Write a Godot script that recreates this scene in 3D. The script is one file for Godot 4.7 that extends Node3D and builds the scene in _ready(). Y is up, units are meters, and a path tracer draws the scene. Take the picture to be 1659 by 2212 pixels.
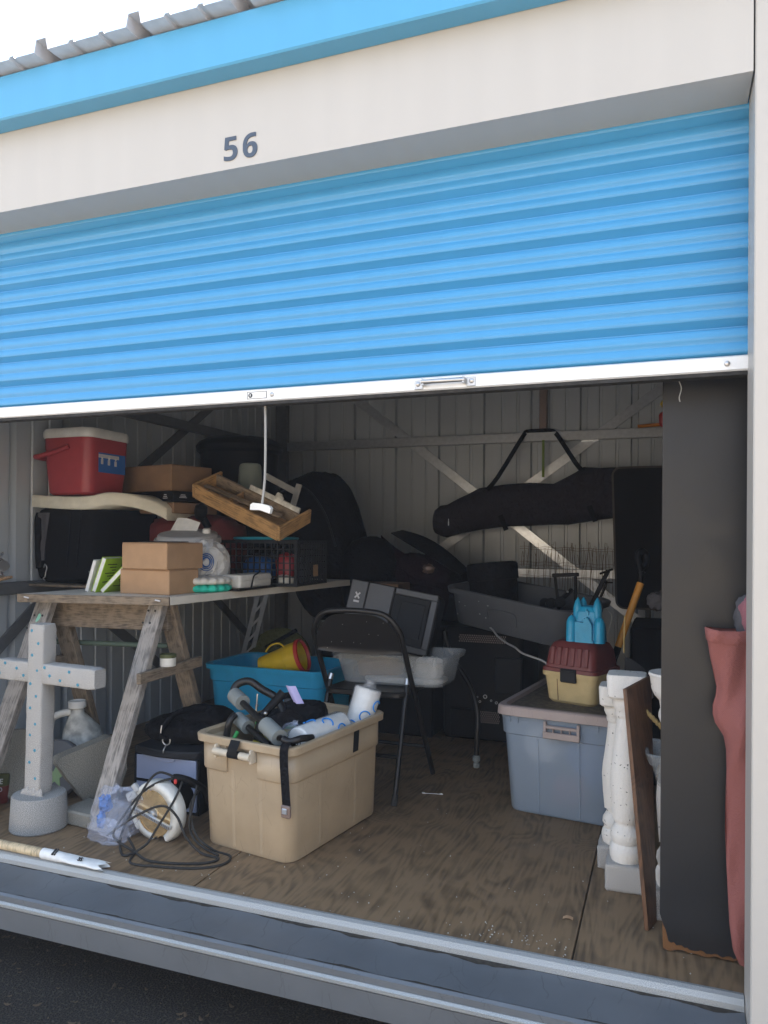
extends Node3D
# A raised self-storage unit with its blue roller door half up, full of household things. Units are metres, y up,
# the floor is y = 0, the door curtain stands near z = 0 and the unit runs back to z = -3.62.

const WALL_LEFT := -3.05
const WALL_BACK := -3.62
const WALL_RIGHT := 0.42
const GROUND := -0.3

var taken := {}
var rng := RandomNumberGenerator.new()
var tex := {}
var mats := {}


func _ready() -> void:
	rng.seed = 7
	var cam := Camera3D.new()
	cam.name = "camera"
	cam.projection = Camera3D.PROJECTION_FRUSTUM
	cam.keep_aspect = Camera3D.KEEP_HEIGHT
	cam.near = 0.05
	cam.far = 300.0
	cam.size = 0.05 * 2.0 * 1106.0 / 1641.66
	cam.frustum_offset = Vector2(-1.67, 53.92) / 1641.66 * 0.05
	cam.position = Vector3(0, 1.15, 2.05)
	cam.basis = Basis(Vector3.UP, deg_to_rad(20.3635)) * Basis(Vector3.RIGHT, deg_to_rad(0.1363)) * Basis(Vector3.BACK, deg_to_rad(0.3778))
	add_child(cam)
	cam.current = true

	var env := Environment.new()
	env.background_mode = Environment.BG_SKY
	var sm := ProceduralSkyMaterial.new()
	sm.sky_top_color = Color(0.66, 0.75, 0.87)
	sm.sky_horizon_color = Color(0.97, 0.97, 0.97)
	sm.sky_curve = 0.12
	sm.sky_energy_multiplier = 1.0
	sm.ground_bottom_color = Color(0.25, 0.24, 0.23)
	sm.ground_horizon_color = Color(0.55, 0.55, 0.55)
	sm.sun_angle_max = 50.0
	sm.sun_curve = 0.2
	env.sky = Sky.new()
	env.sky.sky_material = sm
	env.tonemap_mode = Environment.TONE_MAPPER_LINEAR
	env.tonemap_exposure = 2.9
	env.fog_enabled = true  # thin fog added as a stand-in for lens glare lifting the blacks
	env.fog_density = 0.005
	env.fog_light_color = Color(0.90, 0.94, 1.0)
	env.sdfgi_enabled = true
	env.ssao_enabled = true
	env.ssil_enabled = true
	var we := WorldEnvironment.new()
	we.name = "environment"
	we.environment = env
	add_child(we)
	var sun := DirectionalLight3D.new()
	sun.name = "sun"
	sun.light_energy = 1.6
	sun.light_color = Color(1.0, 0.93, 0.83)
	sun.light_angular_distance = 0.5
	sun.shadow_enabled = true
	var d := Vector3(0.25, -1.55, 1.0).normalized()
	sun.basis = Basis.looking_at(d, Vector3.UP)
	add_child(sun)

	textures()
	materials()
	build_ground()
	build_unit()
	build_left_shelf()
	build_left_floor()
	build_middle()
	build_back()
	build_right()
	build_bits()


# ---------------------------------------------------------------- nodes
func numbered(called: String, where: Node) -> String:
	var key := str(where.get_instance_id()) + called
	if not taken.has(key):
		taken[key] = 0
		return called
	taken[key] += 1
	return "%s_%03d" % [called, taken[key]]


func thing(called: String, label: String, category: String, at := Vector3.ZERO, group := "") -> Node3D:
	var o := Node3D.new()
	o.name = numbered(called, self)
	add_child(o)
	o.position = at
	o.set_meta("label", label)
	o.set_meta("category", category)
	if group:
		o.set_meta("group", group)
	return o


# Shapes are worked out in world coordinates; a part is moved back by the place of the thing that it belongs to.
func obj(called: String, g: G, m: Material, parent: Node3D) -> MeshInstance3D:
	g.st.generate_normals()
	var o := MeshInstance3D.new()
	o.name = numbered(called, parent)
	o.mesh = g.st.commit()
	o.material_override = m
	parent.add_child(o)
	var away := Vector3.ZERO
	var p: Node = parent
	while p != self:
		away += p.position
		p = p.get_parent()
	o.position = -away
	return o


func mark(o: Node3D, label: String, category: String, group := "") -> Node3D:
	o.set_meta("label", label)
	o.set_meta("category", category)
	if group:
		o.set_meta("group", group)
	return o


func struct(o: Node3D) -> Node3D:
	o.set_meta("kind", "structure")
	return o


# A board whose own y axis runs along its length, so that the grain does too. side points across its width w.
func plank(called: String, m: Material, parent: Node3D, p: Vector3, q: Vector3, w: float, t: float, side: Vector3, bevel := 0.003) -> MeshInstance3D:
	var g := G.new()
	g.box(Vector3.ZERO, Vector3(w, p.distance_to(q), t), bevel)
	var o := obj(called, g, m, parent)
	var y := (q - p).normalized()
	var x := (side - y * side.dot(y)).normalized()
	o.position += (p + q) / 2.0
	o.basis = Basis(x, y, x.cross(y))
	return o


func text(called: String, s: String, size: float, xf: Transform3D, m: Material, parent: Node3D, bold := false, depth := 0.002) -> MeshInstance3D:
	var t := TextMesh.new()
	t.text = s
	var f := SystemFont.new()
	f.font_names = PackedStringArray(["Droid Sans"])
	if bold:
		f.font_weight = 700
	t.font = f
	t.font_size = 48
	t.pixel_size = size / 48.0
	t.depth = depth
	var o := MeshInstance3D.new()
	o.name = numbered(called, parent)
	o.mesh = t
	o.material_override = m
	parent.add_child(o)
	var away := Vector3.ZERO
	var p: Node = parent
	while p != self:
		away += p.position
		p = p.get_parent()
	o.transform = xf
	o.position -= away
	return o


# ---------------------------------------------------------------- shapes
class G:
	var st := SurfaceTool.new()
	var x := Transform3D.IDENTITY
	var sg := 0
	var flat := false

	func _init(xf := Transform3D.IDENTITY) -> void:
		st.begin(Mesh.PRIMITIVE_TRIANGLES)
		x = xf

	func tri(a: Vector3, b: Vector3, c: Vector3, s := -1) -> void:  # counter-clockwise seen from outside
		st.set_smooth_group(-1 if flat else s)
		st.add_vertex(x * a)
		st.add_vertex(x * c)
		st.add_vertex(x * b)

	func quad(a: Vector3, b: Vector3, c: Vector3, d: Vector3, s := -1) -> void:
		tri(a, b, c, s)
		tri(a, c, d, s)

	func box(c: Vector3, s: Vector3, b := 0.0, bas := Basis.IDENTITY) -> G:
		var h := s / 2.0
		b = minf(b, minf(h.x, minf(h.y, h.z)) * 0.9)
		var at := func(v: Vector3) -> Vector3: return c + bas * v
		for ax in 3:
			var u := (ax + 1) % 3
			var w := (ax + 2) % 3
			for sg_ in [-1.0, 1.0]:
				var r: Array[Vector3] = []
				for k in [[-1, -1], [1, -1], [1, 1], [-1, 1]]:
					var v := Vector3.ZERO
					v[ax] = sg_ * h[ax]
					v[u] = k[0] * (h[u] - b)
					v[w] = k[1] * (h[w] - b)
					r.append(at.call(v))
				if sg_ > 0:
					quad(r[0], r[1], r[2], r[3])
				else:
					quad(r[0], r[3], r[2], r[1])
		if b <= 0.0:
			return self
		for ax in 3:  # the twelve chamfers
			var u := (ax + 1) % 3
			var w := (ax + 2) % 3
			for su in [-1.0, 1.0]:
				for sw in [-1.0, 1.0]:
					var r: Array[Vector3] = []
					for k in [[-1, 0], [1, 0], [1, 1], [-1, 1]]:
						var v := Vector3.ZERO
						v[ax] = k[0] * (h[ax] - b)
						v[u] = su * (h[u] if k[1] == 0 else h[u] - b)
						v[w] = sw * (h[w] - b if k[1] == 0 else h[w])
						r.append(at.call(v))
					if su * sw < 0:
						quad(r[0], r[3], r[2], r[1])
					else:
						quad(r[0], r[1], r[2], r[3])
		for sx in [-1.0, 1.0]:
			for sy in [-1.0, 1.0]:
				for sz in [-1.0, 1.0]:
					var a: Vector3 = at.call(Vector3(sx * h.x, sy * (h.y - b), sz * (h.z - b)))
					var e: Vector3 = at.call(Vector3(sx * (h.x - b), sy * h.y, sz * (h.z - b)))
					var f: Vector3 = at.call(Vector3(sx * (h.x - b), sy * (h.y - b), sz * h.z))
					if sx * sy * sz > 0:
						tri(a, e, f)
					else:
						tri(a, f, e)
		return self

	func bar(p: Vector3, q: Vector3, w: float, h: float, b := 0.0, up := Vector3.UP) -> G:
		var z := (q - p).normalized()
		if absf(z.dot(up)) > 0.98:
			up = Vector3.BACK if absf(z.z) < 0.9 else Vector3.RIGHT
		var xx := up.cross(z).normalized()
		return box((p + q) / 2.0, Vector3(w, h, p.distance_to(q)), b, Basis(xx, z.cross(xx), z))

	func rings(rs: Array, closed := true, cap0 := true, cap1 := true, crease := 35.0) -> G:
		# each ring runs counter-clockwise seen from the end of the path; sharp turns along the path become edges
		sg += 1
		for k in rs.size() - 1:
			var a: PackedVector3Array = rs[k]
			var b: PackedVector3Array = rs[k + 1]
			if k > 0 and crease < 180.0:
				var z: PackedVector3Array = rs[k - 1]
				var i := a.size() / 4
				var bend := 0.0
				for j in [0, i, 2 * i, 3 * i]:
					var p := a[j] - z[j]
					var q := b[j] - a[j]
					if p.length() > 1e-6 and q.length() > 1e-6:
						bend = maxf(bend, rad_to_deg(p.angle_to(q)))
				if bend > crease:
					sg += 1
			var n := a.size()
			for i in (n if closed else n - 1):
				var j := (i + 1) % n
				quad(a[i], a[j], b[j], b[i], sg)
		if cap0:
			fan(rs[0], true)
		if cap1:
			fan(rs[rs.size() - 1], false)
		return self

	func fan(r: PackedVector3Array, flip: bool) -> void:
		var c := Vector3.ZERO
		for v in r:
			c += v
		c /= r.size()
		for i in r.size():
			var j := (i + 1) % r.size()
			if flip:
				tri(c, r[j], r[i])
			else:
				tri(c, r[i], r[j])

	func tube(pts: Array, r, n := 8, closed := false, flat := 1.0) -> G:
		var m := pts.size()
		var rs := []
		var side := Vector3.ZERO
		for i in m:
			var t: Vector3
			if closed:
				t = pts[(i + 1) % m] - pts[(i + m - 1) % m]
			else:
				t = pts[mini(i + 1, m - 1)] - pts[maxi(i - 1, 0)]
			t = t.normalized()
			if side == Vector3.ZERO:
				side = t.cross(Vector3.UP if absf(t.y) < 0.9 else Vector3.RIGHT)
			side = (side - t * side.dot(t)).normalized()
			var up := t.cross(side)
			var rad: float = r[i] if r is Array else r
			var ring := PackedVector3Array()
			for k in n:
				var an := TAU * k / n
				ring.append(pts[i] + side * cos(an) * rad + up * sin(an) * rad * flat)
			rs.append(ring)
		if closed:
			rs.append(rs[0])
		return rings(rs, true, not closed, not closed, 60.0)

	func lathe(prof: Array, n := 24, c := Vector3.ZERO, bas := Basis.IDENTITY, cap0 := true, cap1 := true, crease := 32.0, squash := 1.0) -> G:
		var rs := []
		for p in prof:
			var ring := PackedVector3Array()
			for k in n:
				var an := TAU * k / n
				ring.append(c + bas * Vector3(cos(an) * p[0], p[1], -sin(an) * p[0] * squash))
			rs.append(ring)
		return rings(rs, true, cap0, cap1, crease)

	static func rr(y: float, w: float, dd: float, r: float, n := 4, off := Vector2.ZERO) -> PackedVector3Array:
		# a rounded rectangle at height y, counter-clockwise from above
		var out := PackedVector3Array()
		r = clampf(r, 0.0005, minf(w, dd) / 2.0 - 0.0002)
		for q in 4:
			var sx := 1.0 if q == 0 or q == 3 else -1.0
			var sz := -1.0 if q < 2 else 1.0
			for k in n + 1:
				var an := (q + float(k) / n) * PI / 2.0
				out.append(Vector3(off.x + sx * (w / 2.0 - r) + cos(an) * r, y, off.y + sz * (dd / 2.0 - r) - sin(an) * r))
		return out

	func tub(list: Array, n := 4, cap0 := true, cap1 := true, crease := 32.0) -> G:
		# list of [y, width, depth, corner radius]
		var rs := []
		for p in list:
			rs.append(rr(p[0], p[1], p[2], p[3], n))
		return rings(rs, true, cap0, cap1, crease)

	func prism(poly: Array, z0: float, z1: float, bas := Basis.IDENTITY, c := Vector3.ZERO) -> G:
		# the outline lies in x and y and is pushed from z0 to z1
		var p := PackedVector2Array()
		for v in poly:
			p.append(Vector2(v[0], v[1]))
		if Geometry2D.is_polygon_clockwise(p):
			p.reverse()
		var area := 0.0
		for i in p.size():
			area += p[i].cross(p[(i + 1) % p.size()])
		if area < 0:
			p.reverse()
		var ix := Geometry2D.triangulate_polygon(p)
		for k in range(0, ix.size(), 3):
			var a := p[ix[k]]
			var b := p[ix[k + 1]]
			var d := p[ix[k + 2]]
			if (b - a).cross(d - a) < 0:
				var e := b
				b = d
				d = e
			tri(c + bas * Vector3(a.x, a.y, z1), c + bas * Vector3(b.x, b.y, z1), c + bas * Vector3(d.x, d.y, z1))
			tri(c + bas * Vector3(a.x, a.y, z0), c + bas * Vector3(d.x, d.y, z0), c + bas * Vector3(b.x, b.y, z0))
		for i in p.size():
			var a := p[i]
			var b := p[(i + 1) % p.size()]
			quad(c + bas * Vector3(a.x, a.y, z0), c + bas * Vector3(b.x, b.y, z0), c + bas * Vector3(b.x, b.y, z1), c + bas * Vector3(a.x, a.y, z1))
		return self

	func lump(c: Vector3, s: Vector3, e := 1.0, amp := 0.0, freq := 6.0, sd := 1, bas := Basis.IDENTITY, nu := 28, nv := 18) -> G:
		# a soft, creased body: a rounded box (e below 1) or ball (e = 1) with folds
		var f := FastNoiseLite.new()
		f.seed = sd
		f.frequency = 1.0
		f.fractal_octaves = 3
		f.noise_type = FastNoiseLite.TYPE_SIMPLEX
		var rs := []
		for j in nv + 1:
			var v := -PI / 2.0 + PI * clampf(j, 0.02, nv - 0.02) / nv
			var ring := PackedVector3Array()
			for i in nu:
				var u := TAU * i / nu
				var q := Vector3(pw(cos(v), e) * pw(cos(u), e), pw(sin(v), e), -pw(cos(v), e) * pw(sin(u), e))
				var k := f.get_noise_3d(q.x * freq * s.x * 4.0, q.y * freq * s.y * 4.0, q.z * freq * s.z * 4.0)
				var rdg := 1.0 - absf(f.get_noise_3d(q.x * freq * 1.7 + 9.0, q.y * freq * 1.1, q.z * freq * 1.7)) * 2.0
				q = Vector3(q.x * s.x, q.y * s.y, q.z * s.z) / 2.0
				q += q.normalized() * amp * (k + 0.45 * rdg)
				ring.append(c + bas * q)
			rs.append(ring)
		return rings(rs, true, true, true, 180.0)

	# A rough cast bar: a square section with uneven, slightly chipped faces.
	func cast(p: Vector3, q: Vector3, w: float, d: float, jit: float, sd: int, n := 26) -> G:
		var r := RandomNumberGenerator.new()
		r.seed = sd
		var y := (q - p).normalized()
		var z := Vector3.BACK
		var xx := y.cross(z)
		var rs := []
		for k in n + 1:
			var f := float(k) / n
			var e := 0.004 if k in [0, n] else 0.0
			var ring := PackedVector3Array()
			for c in rr(0.0, w - e * 2.0, d - e * 2.0, 0.007, 2):
				ring.append(p.lerp(q, f) + xx * (c.x + r.randf_range(-jit, jit)) + z * (c.z + r.randf_range(-jit, jit)) + y * r.randf_range(-jit, jit))
			rs.append(ring)
		return rings(rs, true, true, true, 60.0)

	func crumple(c: Vector3, s: Vector3, amp: float, sd: int, nu := 13, nv := 8) -> G:
		var r := RandomNumberGenerator.new()
		r.seed = sd
		flat = true
		var rs := []
		for j in nv + 1:
			var v := -PI / 2.0 + PI * clampf(j, 0.15, nv - 0.15) / nv
			var ring := PackedVector3Array()
			for i in nu:
				var u := TAU * (i + 0.5 * (j % 2)) / nu
				var q := Vector3(pw(cos(v), 0.8) * cos(u) * s.x, pw(sin(v), 0.8) * s.y, -pw(cos(v), 0.8) * sin(u) * s.z) / 2.0
				ring.append(c + q + Vector3(r.randf_range(-amp, amp), r.randf_range(-amp, amp), r.randf_range(-amp, amp)))
			rs.append(ring)
		rings(rs, true, true, true, 180.0)
		flat = false
		return self

	static func pw(a: float, e: float) -> float:
		return signf(a) * pow(absf(a), e)

	func sheet(nu: int, nv: int, f: Callable, thick := 0.0, smooth := true) -> G:
		# f(u, v) gives a point; u runs right and v up when seen from the front
		sg += 1
		var p := []
		for j in nv + 1:
			var row := []
			for i in nu + 1:
				row.append(f.call(float(i) / nu, float(j) / nv))
			p.append(row)
		for j in nv:
			for i in nu:
				quad(p[j][i], p[j][i + 1], p[j + 1][i + 1], p[j + 1][i], sg if smooth else -1)
		if thick > 0.0:
			var n: Vector3 = ((p[0][nu] - p[0][0]) as Vector3).cross(p[nv][0] - p[0][0]).normalized() * -thick
			sg += 1
			for j in nv:
				for i in nu:
					quad(p[j][i] + n, p[j + 1][i] + n, p[j + 1][i + 1] + n, p[j][i + 1] + n, sg if smooth else -1)
			for i in nu:
				quad(p[0][i] + n, p[0][i + 1] + n, p[0][i + 1], p[0][i])
				quad(p[nv][i], p[nv][i + 1], p[nv][i + 1] + n, p[nv][i] + n)
			for j in nv:
				quad(p[j][0], p[j + 1][0], p[j + 1][0] + n, p[j][0] + n)
				quad(p[j][nu] + n, p[j + 1][nu] + n, p[j + 1][nu], p[j][nu])
		return self


func xf(at: Vector3, yaw := 0.0, pitch := 0.0, roll := 0.0) -> Transform3D:
	return Transform3D(Basis.from_euler(Vector3(deg_to_rad(pitch), deg_to_rad(yaw), deg_to_rad(roll))), at)


func curve(pts: Array, n := 6) -> Array:  # a smooth line through the points
	var out := []
	for i in pts.size() - 1:
		var a: Vector3 = pts[maxi(i - 1, 0)]
		var b: Vector3 = pts[i]
		var c: Vector3 = pts[i + 1]
		var d: Vector3 = pts[mini(i + 2, pts.size() - 1)]
		for k in n:
			out.append(b.cubic_interpolate(c, a, d, float(k) / n))
	out.append(pts[pts.size() - 1])
	return out


# ---------------------------------------------------------------- textures and materials
func noise_pic(called: String, freq: float, octaves: int, lo: float, hi: float, size := 512, kind := FastNoiseLite.TYPE_SIMPLEX_SMOOTH, contrast := 1.0) -> void:
	var f := FastNoiseLite.new()
	f.seed = hash(called) % 1000
	f.frequency = freq
	f.noise_type = kind
	f.fractal_octaves = octaves
	var im := f.get_seamless_image(size, size)
	im.convert(Image.FORMAT_L8)
	var b := im.get_data()
	for i in b.size():
		var v := clampf((b[i] / 255.0 - 0.5) * contrast + 0.5, 0.0, 1.0)
		b[i] = int(255.0 * lerpf(lo, hi, v))
	keep(called, Image.create_from_data(size, size, false, Image.FORMAT_L8, b))


func keep(called: String, im: Image) -> void:
	tex[called] = ImageTexture.create_from_image(im)


func bump(called: String, from: String, strength: float) -> void:
	var im: Image = tex[from].get_image().duplicate()
	im.convert(Image.FORMAT_RGBA8)
	im.bump_map_to_normal_map(strength)
	keep(called, im)


# Wood: contour lines of a stretched noise. The grain runs up the picture.
func wood_pic(called: String, sd: int, lines: float, stretch: int, lo: float, hi: float, speck: float, size := 1024) -> void:
	var f := FastNoiseLite.new()
	f.seed = sd
	f.frequency = 0.006
	f.fractal_octaves = 2
	var im := f.get_seamless_image(size, size / stretch)
	im.convert(Image.FORMAT_L8)
	im.resize(size, size, Image.INTERPOLATE_CUBIC)
	var a := im.get_data()
	f.seed = sd + 5
	f.frequency = 0.11
	f.fractal_octaves = 3
	im = f.get_seamless_image(size, size / 16)
	im.convert(Image.FORMAT_L8)
	im.resize(size, size, Image.INTERPOLATE_CUBIC)
	var c := im.get_data()
	f.seed = sd + 9
	f.frequency = 0.012
	im = f.get_seamless_image(size, size)
	im.convert(Image.FORMAT_L8)
	var e := im.get_data()
	for i in a.size():
		var ring := a[i] / 255.0 * lines + c[i] / 255.0 * 0.25
		ring = ring - floorf(ring)
		ring = ring * ring * (3.0 - 2.0 * ring) if ring < 0.75 else (1.0 - ring) * 4.0 * 0.85
		var v := 1.0 - 0.55 * ring * (0.35 + 0.65 * e[i] / 255.0) - speck * (c[i] / 255.0 - 0.5) - 0.45 * (e[i] / 255.0 - 0.5)
		a[i] = int(255.0 * lerpf(lo, hi, clampf(v, 0.0, 1.0)))
	keep(called, Image.create_from_data(size, size, false, Image.FORMAT_L8, a))


func weave_pic() -> void:
	var im := Image.create(128, 128, false, Image.FORMAT_L8)
	for y in 128:
		for x in 128:
			var u := sin(x * TAU / 8.0)
			var v := sin(y * TAU / 8.0)
			var over := (x / 8 + y / 8) % 2 == 0
			im.set_pixel(x, y, Color.from_hsv(0, 0, 0.55 + 0.3 * (absf(u) if over else absf(v))))
	keep("weave", im)


# White with scattered small pits.
func pits_pic() -> void:
	var im := Image.create(512, 512, false, Image.FORMAT_L8)
	im.fill(Color.WHITE)
	var r := RandomNumberGenerator.new()
	r.seed = 15
	for k in 260:
		var x := r.randi_range(2, 500)
		var y := r.randi_range(2, 500)
		var v := r.randf_range(0.06, 0.45)
		var big := r.randf() < 0.3
		for i in r.randi_range(2, 5 if big else 3):
			im.fill_rect(Rect2i(x + r.randi_range(-1, 1), y + i, r.randi_range(1, 4 if big else 2), 1), Color(v, v, v))
	keep("pits", im)


# Faint smudges, rubbed patches and fine scratches.
func scuff_pic() -> void:
	var im: Image = tex["smudge"].get_image().duplicate()
	var r := RandomNumberGenerator.new()
	r.seed = 33
	for k in 150:
		var p := Vector2(r.randf() * 512.0, r.randf() * 512.0)
		var a := r.randf() * TAU if r.randf() < 0.4 else r.randf_range(1.3, 1.9)
		var v := r.randf_range(0.80, 0.90) if r.randf() < 0.6 else 1.0
		for i in r.randi_range(6, 70):
			var q := p + Vector2(cos(a), sin(a)) * i
			im.set_pixel(posmod(int(q.x), 512), posmod(int(q.y), 512), Color(v, v, v))
			a += r.randf_range(-0.03, 0.03)
	keep("scuff", im)


# Long faint runs down a wall.
func streak_pic() -> void:
	var f := FastNoiseLite.new()
	f.seed = 8
	f.frequency = 0.03
	f.fractal_octaves = 3
	var im := f.get_seamless_image(512, 24)
	im.convert(Image.FORMAT_L8)
	im.resize(512, 512, Image.INTERPOLATE_CUBIC)
	var b := im.get_data()
	for i in b.size():
		b[i] = int(lerpf(252.0, 255.0, clampf(b[i] / 255.0 * 1.6 - 0.3, 0.0, 1.0)))
	keep("streak", Image.create_from_data(512, 512, false, Image.FORMAT_L8, b))


func textures() -> void:
	noise_pic("smudge", 0.006, 5, 0.95, 1.0, 512, FastNoiseLite.TYPE_SIMPLEX_SMOOTH, 1.6)
	noise_pic("dirt", 0.012, 5, 0.72, 1.0, 512, FastNoiseLite.TYPE_SIMPLEX_SMOOTH, 1.7)
	noise_pic("rough", 0.012, 4, 0.80, 1.0, 512, FastNoiseLite.TYPE_SIMPLEX_SMOOTH, 1.8)
	noise_pic("grit", 0.16, 3, 0.62, 1.0, 512, FastNoiseLite.TYPE_SIMPLEX_SMOOTH, 2.2)
	noise_pic("pebble", 0.10, 4, 0.25, 1.0, 512, FastNoiseLite.TYPE_CELLULAR, 2.0)
	noise_pic("spangle", 0.05, 2, 0.72, 1.0, 512, FastNoiseLite.TYPE_CELLULAR, 1.6)
	noise_pic("folds", 0.012, 3, 0.0, 1.0, 512, FastNoiseLite.TYPE_SIMPLEX_SMOOTH, 1.8)
	wood_pic("plywood", 3, 11.0, 5, 0.50, 1.0, 0.55)
	wood_pic("plank", 21, 9.0, 12, 0.45, 1.0, 0.7)
	weave_pic()
	pits_pic()
	scuff_pic()
	streak_pic()
	bump("grit_n", "grit", 3.0)
	bump("pebble_n", "pebble", 6.0)
	bump("folds_n", "folds", 14.0)
	bump("plank_n", "plank", 4.0)
	bump("plywood_n", "plywood", 2.5)
	bump("weave_n", "weave", 4.0)
	bump("smudge_n", "smudge", 10.0)


# r, g, b are real-world base colours (linear). pic tints them; repeats is how often the pictures repeat per metre.
func mat(called: String, r: float, g: float, b: float, rough := 0.6, pic := "", repeats := 2.0, norm := "", depth := 1.0, metal := 0.0) -> StandardMaterial3D:
	var m := StandardMaterial3D.new()
	m.resource_name = called
	m.albedo_color = Color(r, g, b).linear_to_srgb()
	m.roughness = rough
	m.metallic = metal
	m.cull_mode = BaseMaterial3D.CULL_DISABLED
	m.uv1_triplanar = true
	m.uv1_triplanar_sharpness = 4.0
	m.uv1_scale = Vector3.ONE * repeats
	if pic:
		m.albedo_texture = tex[pic]
	if norm:
		m.normal_enabled = true
		m.normal_texture = tex[norm]
		m.normal_scale = depth
	mats[called] = m
	return m


func rough_pic(m: StandardMaterial3D, pic := "rough") -> void:
	m.roughness_texture = tex[pic]
	m.roughness_texture_channel = BaseMaterial3D.TEXTURE_CHANNEL_RED


func clear(called: String, r: float, g: float, b: float, a: float, rough := 0.3) -> StandardMaterial3D:
	var m := StandardMaterial3D.new()
	m.resource_name = called
	m.albedo_color = Color(Color(r, g, b).linear_to_srgb(), a)
	m.transparency = BaseMaterial3D.TRANSPARENCY_ALPHA
	m.roughness = rough
	m.cull_mode = BaseMaterial3D.CULL_DISABLED
	mats[called] = m
	return m


func materials() -> void:
	mat("asphalt", 0.047, 0.036, 0.024, 0.97, "pebble", 2.5, "pebble_n", 1.0)
	mat("bounce_drive", 0.57, 0.52, 0.455, 0.95, "grit", 1.0)  # kept pale so the added paving bounces more light
	mat("cream_far", 0.74, 0.68, 0.58, 0.6)
	mat("stone_chip", 0.06, 0.052, 0.042, 0.95, "grit", 6.0)
	mat("dead_leaf", 0.08, 0.0528, 0.032, 0.9)
	mat("plywood", 0.215, 0.138, 0.074, 0.7, "plywood", 0.5, "plywood_n", 0.8)
	rough_pic(mats.plywood)
	mat("subfloor", 0.06, 0.05, 0.04, 0.9)
	mat("cream_paint", 0.485, 0.458, 0.418, 0.45, "streak", 0.7)
	mat("blue_paint", 0.0817, 0.344, 0.5848, 0.35, "streak", 0.7)
	mat("door_blue", 0.062, 0.297, 0.56, 0.26, "streak", 0.5)
	mat("galvalume", 0.66, 0.66, 0.69, 0.5, "smudge", 5.0, "", 1.0, 0.1)
	mat("liner", 0.455, 0.49, 0.52, 0.40, "streak", 1.2, "", 1.0, 0.1)
	mat("galvanised", 0.60, 0.62, 0.645, 0.30, "smudge", 7.0, "", 1.0, 0.78)
	mat("sill_grey", 0.1804, 0.1968, 0.2173, 0.5, "scuff", 1.2, "", 1.0, 0.5)
	mat("sill_bright", 0.53, 0.55, 0.55, 0.5, "grit", 5.0, "grit_n", 0.4, 0.35)
	mat("bar_metal", 0.8, 0.8, 0.79, 0.38, "smudge", 3.0, "", 1.0, 0.35)
	mat("pole_green", 0.10, 0.14, 0.10, 0.6, "smudge", 3.0)
	mat("grime", 0.055, 0.045, 0.034, 0.95, "dirt", 6.0)
	mat("shaded_steel", 0.17, 0.175, 0.185, 0.5, "smudge", 5.0, "", 1.0, 0.3)  # frame steel with the shade of the left wall put into its colour
	mat("steel", 0.55, 0.54, 0.53, 0.3, "smudge", 6.0, "", 1.0, 0.9)
	mat("rusty_steel", 0.26, 0.19, 0.16, 0.45, "smudge", 14.0, "", 1.0, 0.5)
	mat("rubber", 0.03, 0.028, 0.026, 0.8, "dirt", 4.0)
	mat("number_grey", 0.055, 0.075, 0.11, 0.5)
	mat("grey_wood", 0.324, 0.297, 0.27, 0.85, "plank", 1.3, "plank_n", 1.0)
	mat("tan_wood", 0.37, 0.235, 0.125, 0.75, "plank", 1.5, "plank_n", 0.6)
	mat("old_wood", 0.24, 0.185, 0.13, 0.8, "plank", 1.7, "plank_n", 0.8)
	mat("dark_wood", 0.135, 0.062, 0.029, 0.45, "plank", 1.1, "plank_n", 0.4)
	mat("pine", 0.50, 0.30, 0.13, 0.6, "plank", 1.2, "plank_n", 0.5)
	mat("door_white", 0.70, 0.66, 0.58, 0.6, "smudge", 1.5)
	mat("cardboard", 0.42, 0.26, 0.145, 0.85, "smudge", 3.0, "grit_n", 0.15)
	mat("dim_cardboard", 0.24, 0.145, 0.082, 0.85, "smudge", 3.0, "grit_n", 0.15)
	mat("red_plastic", 0.37, 0.045, 0.055, 0.45, "scuff", 2.0)
	mat("white_plastic", 0.72, 0.71, 0.67, 0.45, "smudge", 4.0)
	mat("dirty_white", 0.66, 0.65, 0.60, 0.6, "dirt", 2.5)
	mat("foam", 0.70, 0.66, 0.54, 0.9, "smudge", 5.0, "grit_n", 0.25)
	mat("black_cloth", 0.0135, 0.0135, 0.0155, 0.9, "weave", 25.0, "folds_n", 0.5)
	mat("black_nylon", 0.0065, 0.0065, 0.0085, 0.75, "smudge", 4.0, "folds_n", 0.5)
	mat("purple_cloth", 0.020, 0.011, 0.018, 0.9, "smudge", 4.0, "folds_n", 0.5)
	mat("canopy_cloth", 0.031, 0.0265, 0.033, 0.9, "smudge", 4.0, "folds_n", 0.8)
	mat("grey_cloth", 0.14, 0.135, 0.15, 0.9, "weave", 25.0, "folds_n", 0.6)
	mat("black_plastic", 0.0085, 0.0085, 0.0095, 0.5, "smudge", 5.0)
	mat("dark_plastic", 0.022, 0.0235, 0.027, 0.5, "smudge", 4.0)
	mat("printer_grey", 0.066, 0.068, 0.074, 0.4, "scuff", 2.0)
	mat("black_paint", 0.014, 0.0125, 0.012, 0.42, "scuff", 3.0, "", 1.0, 0.2)
	mat("lime", 0.36, 0.55, 0.03, 0.4, "smudge", 6.0)
	mat("paper", 0.76, 0.76, 0.741, 0.8, "smudge", 8.0)
	mat("ink", 0.02, 0.02, 0.022, 0.7)
	mat("pale_print", 0.55, 0.55, 0.57, 0.6)
	mat("teal", 0.02, 0.52, 0.38, 0.75, "smudge", 8.0)
	mat("cushion_white", 0.70, 0.67, 0.60, 0.85, "smudge", 8.0)
	mat("bag_plastic", 0.66, 0.66, 0.65, 0.3, "smudge", 6.0)
	mat("print_blue", 0.025, 0.13, 0.42, 0.4)
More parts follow.
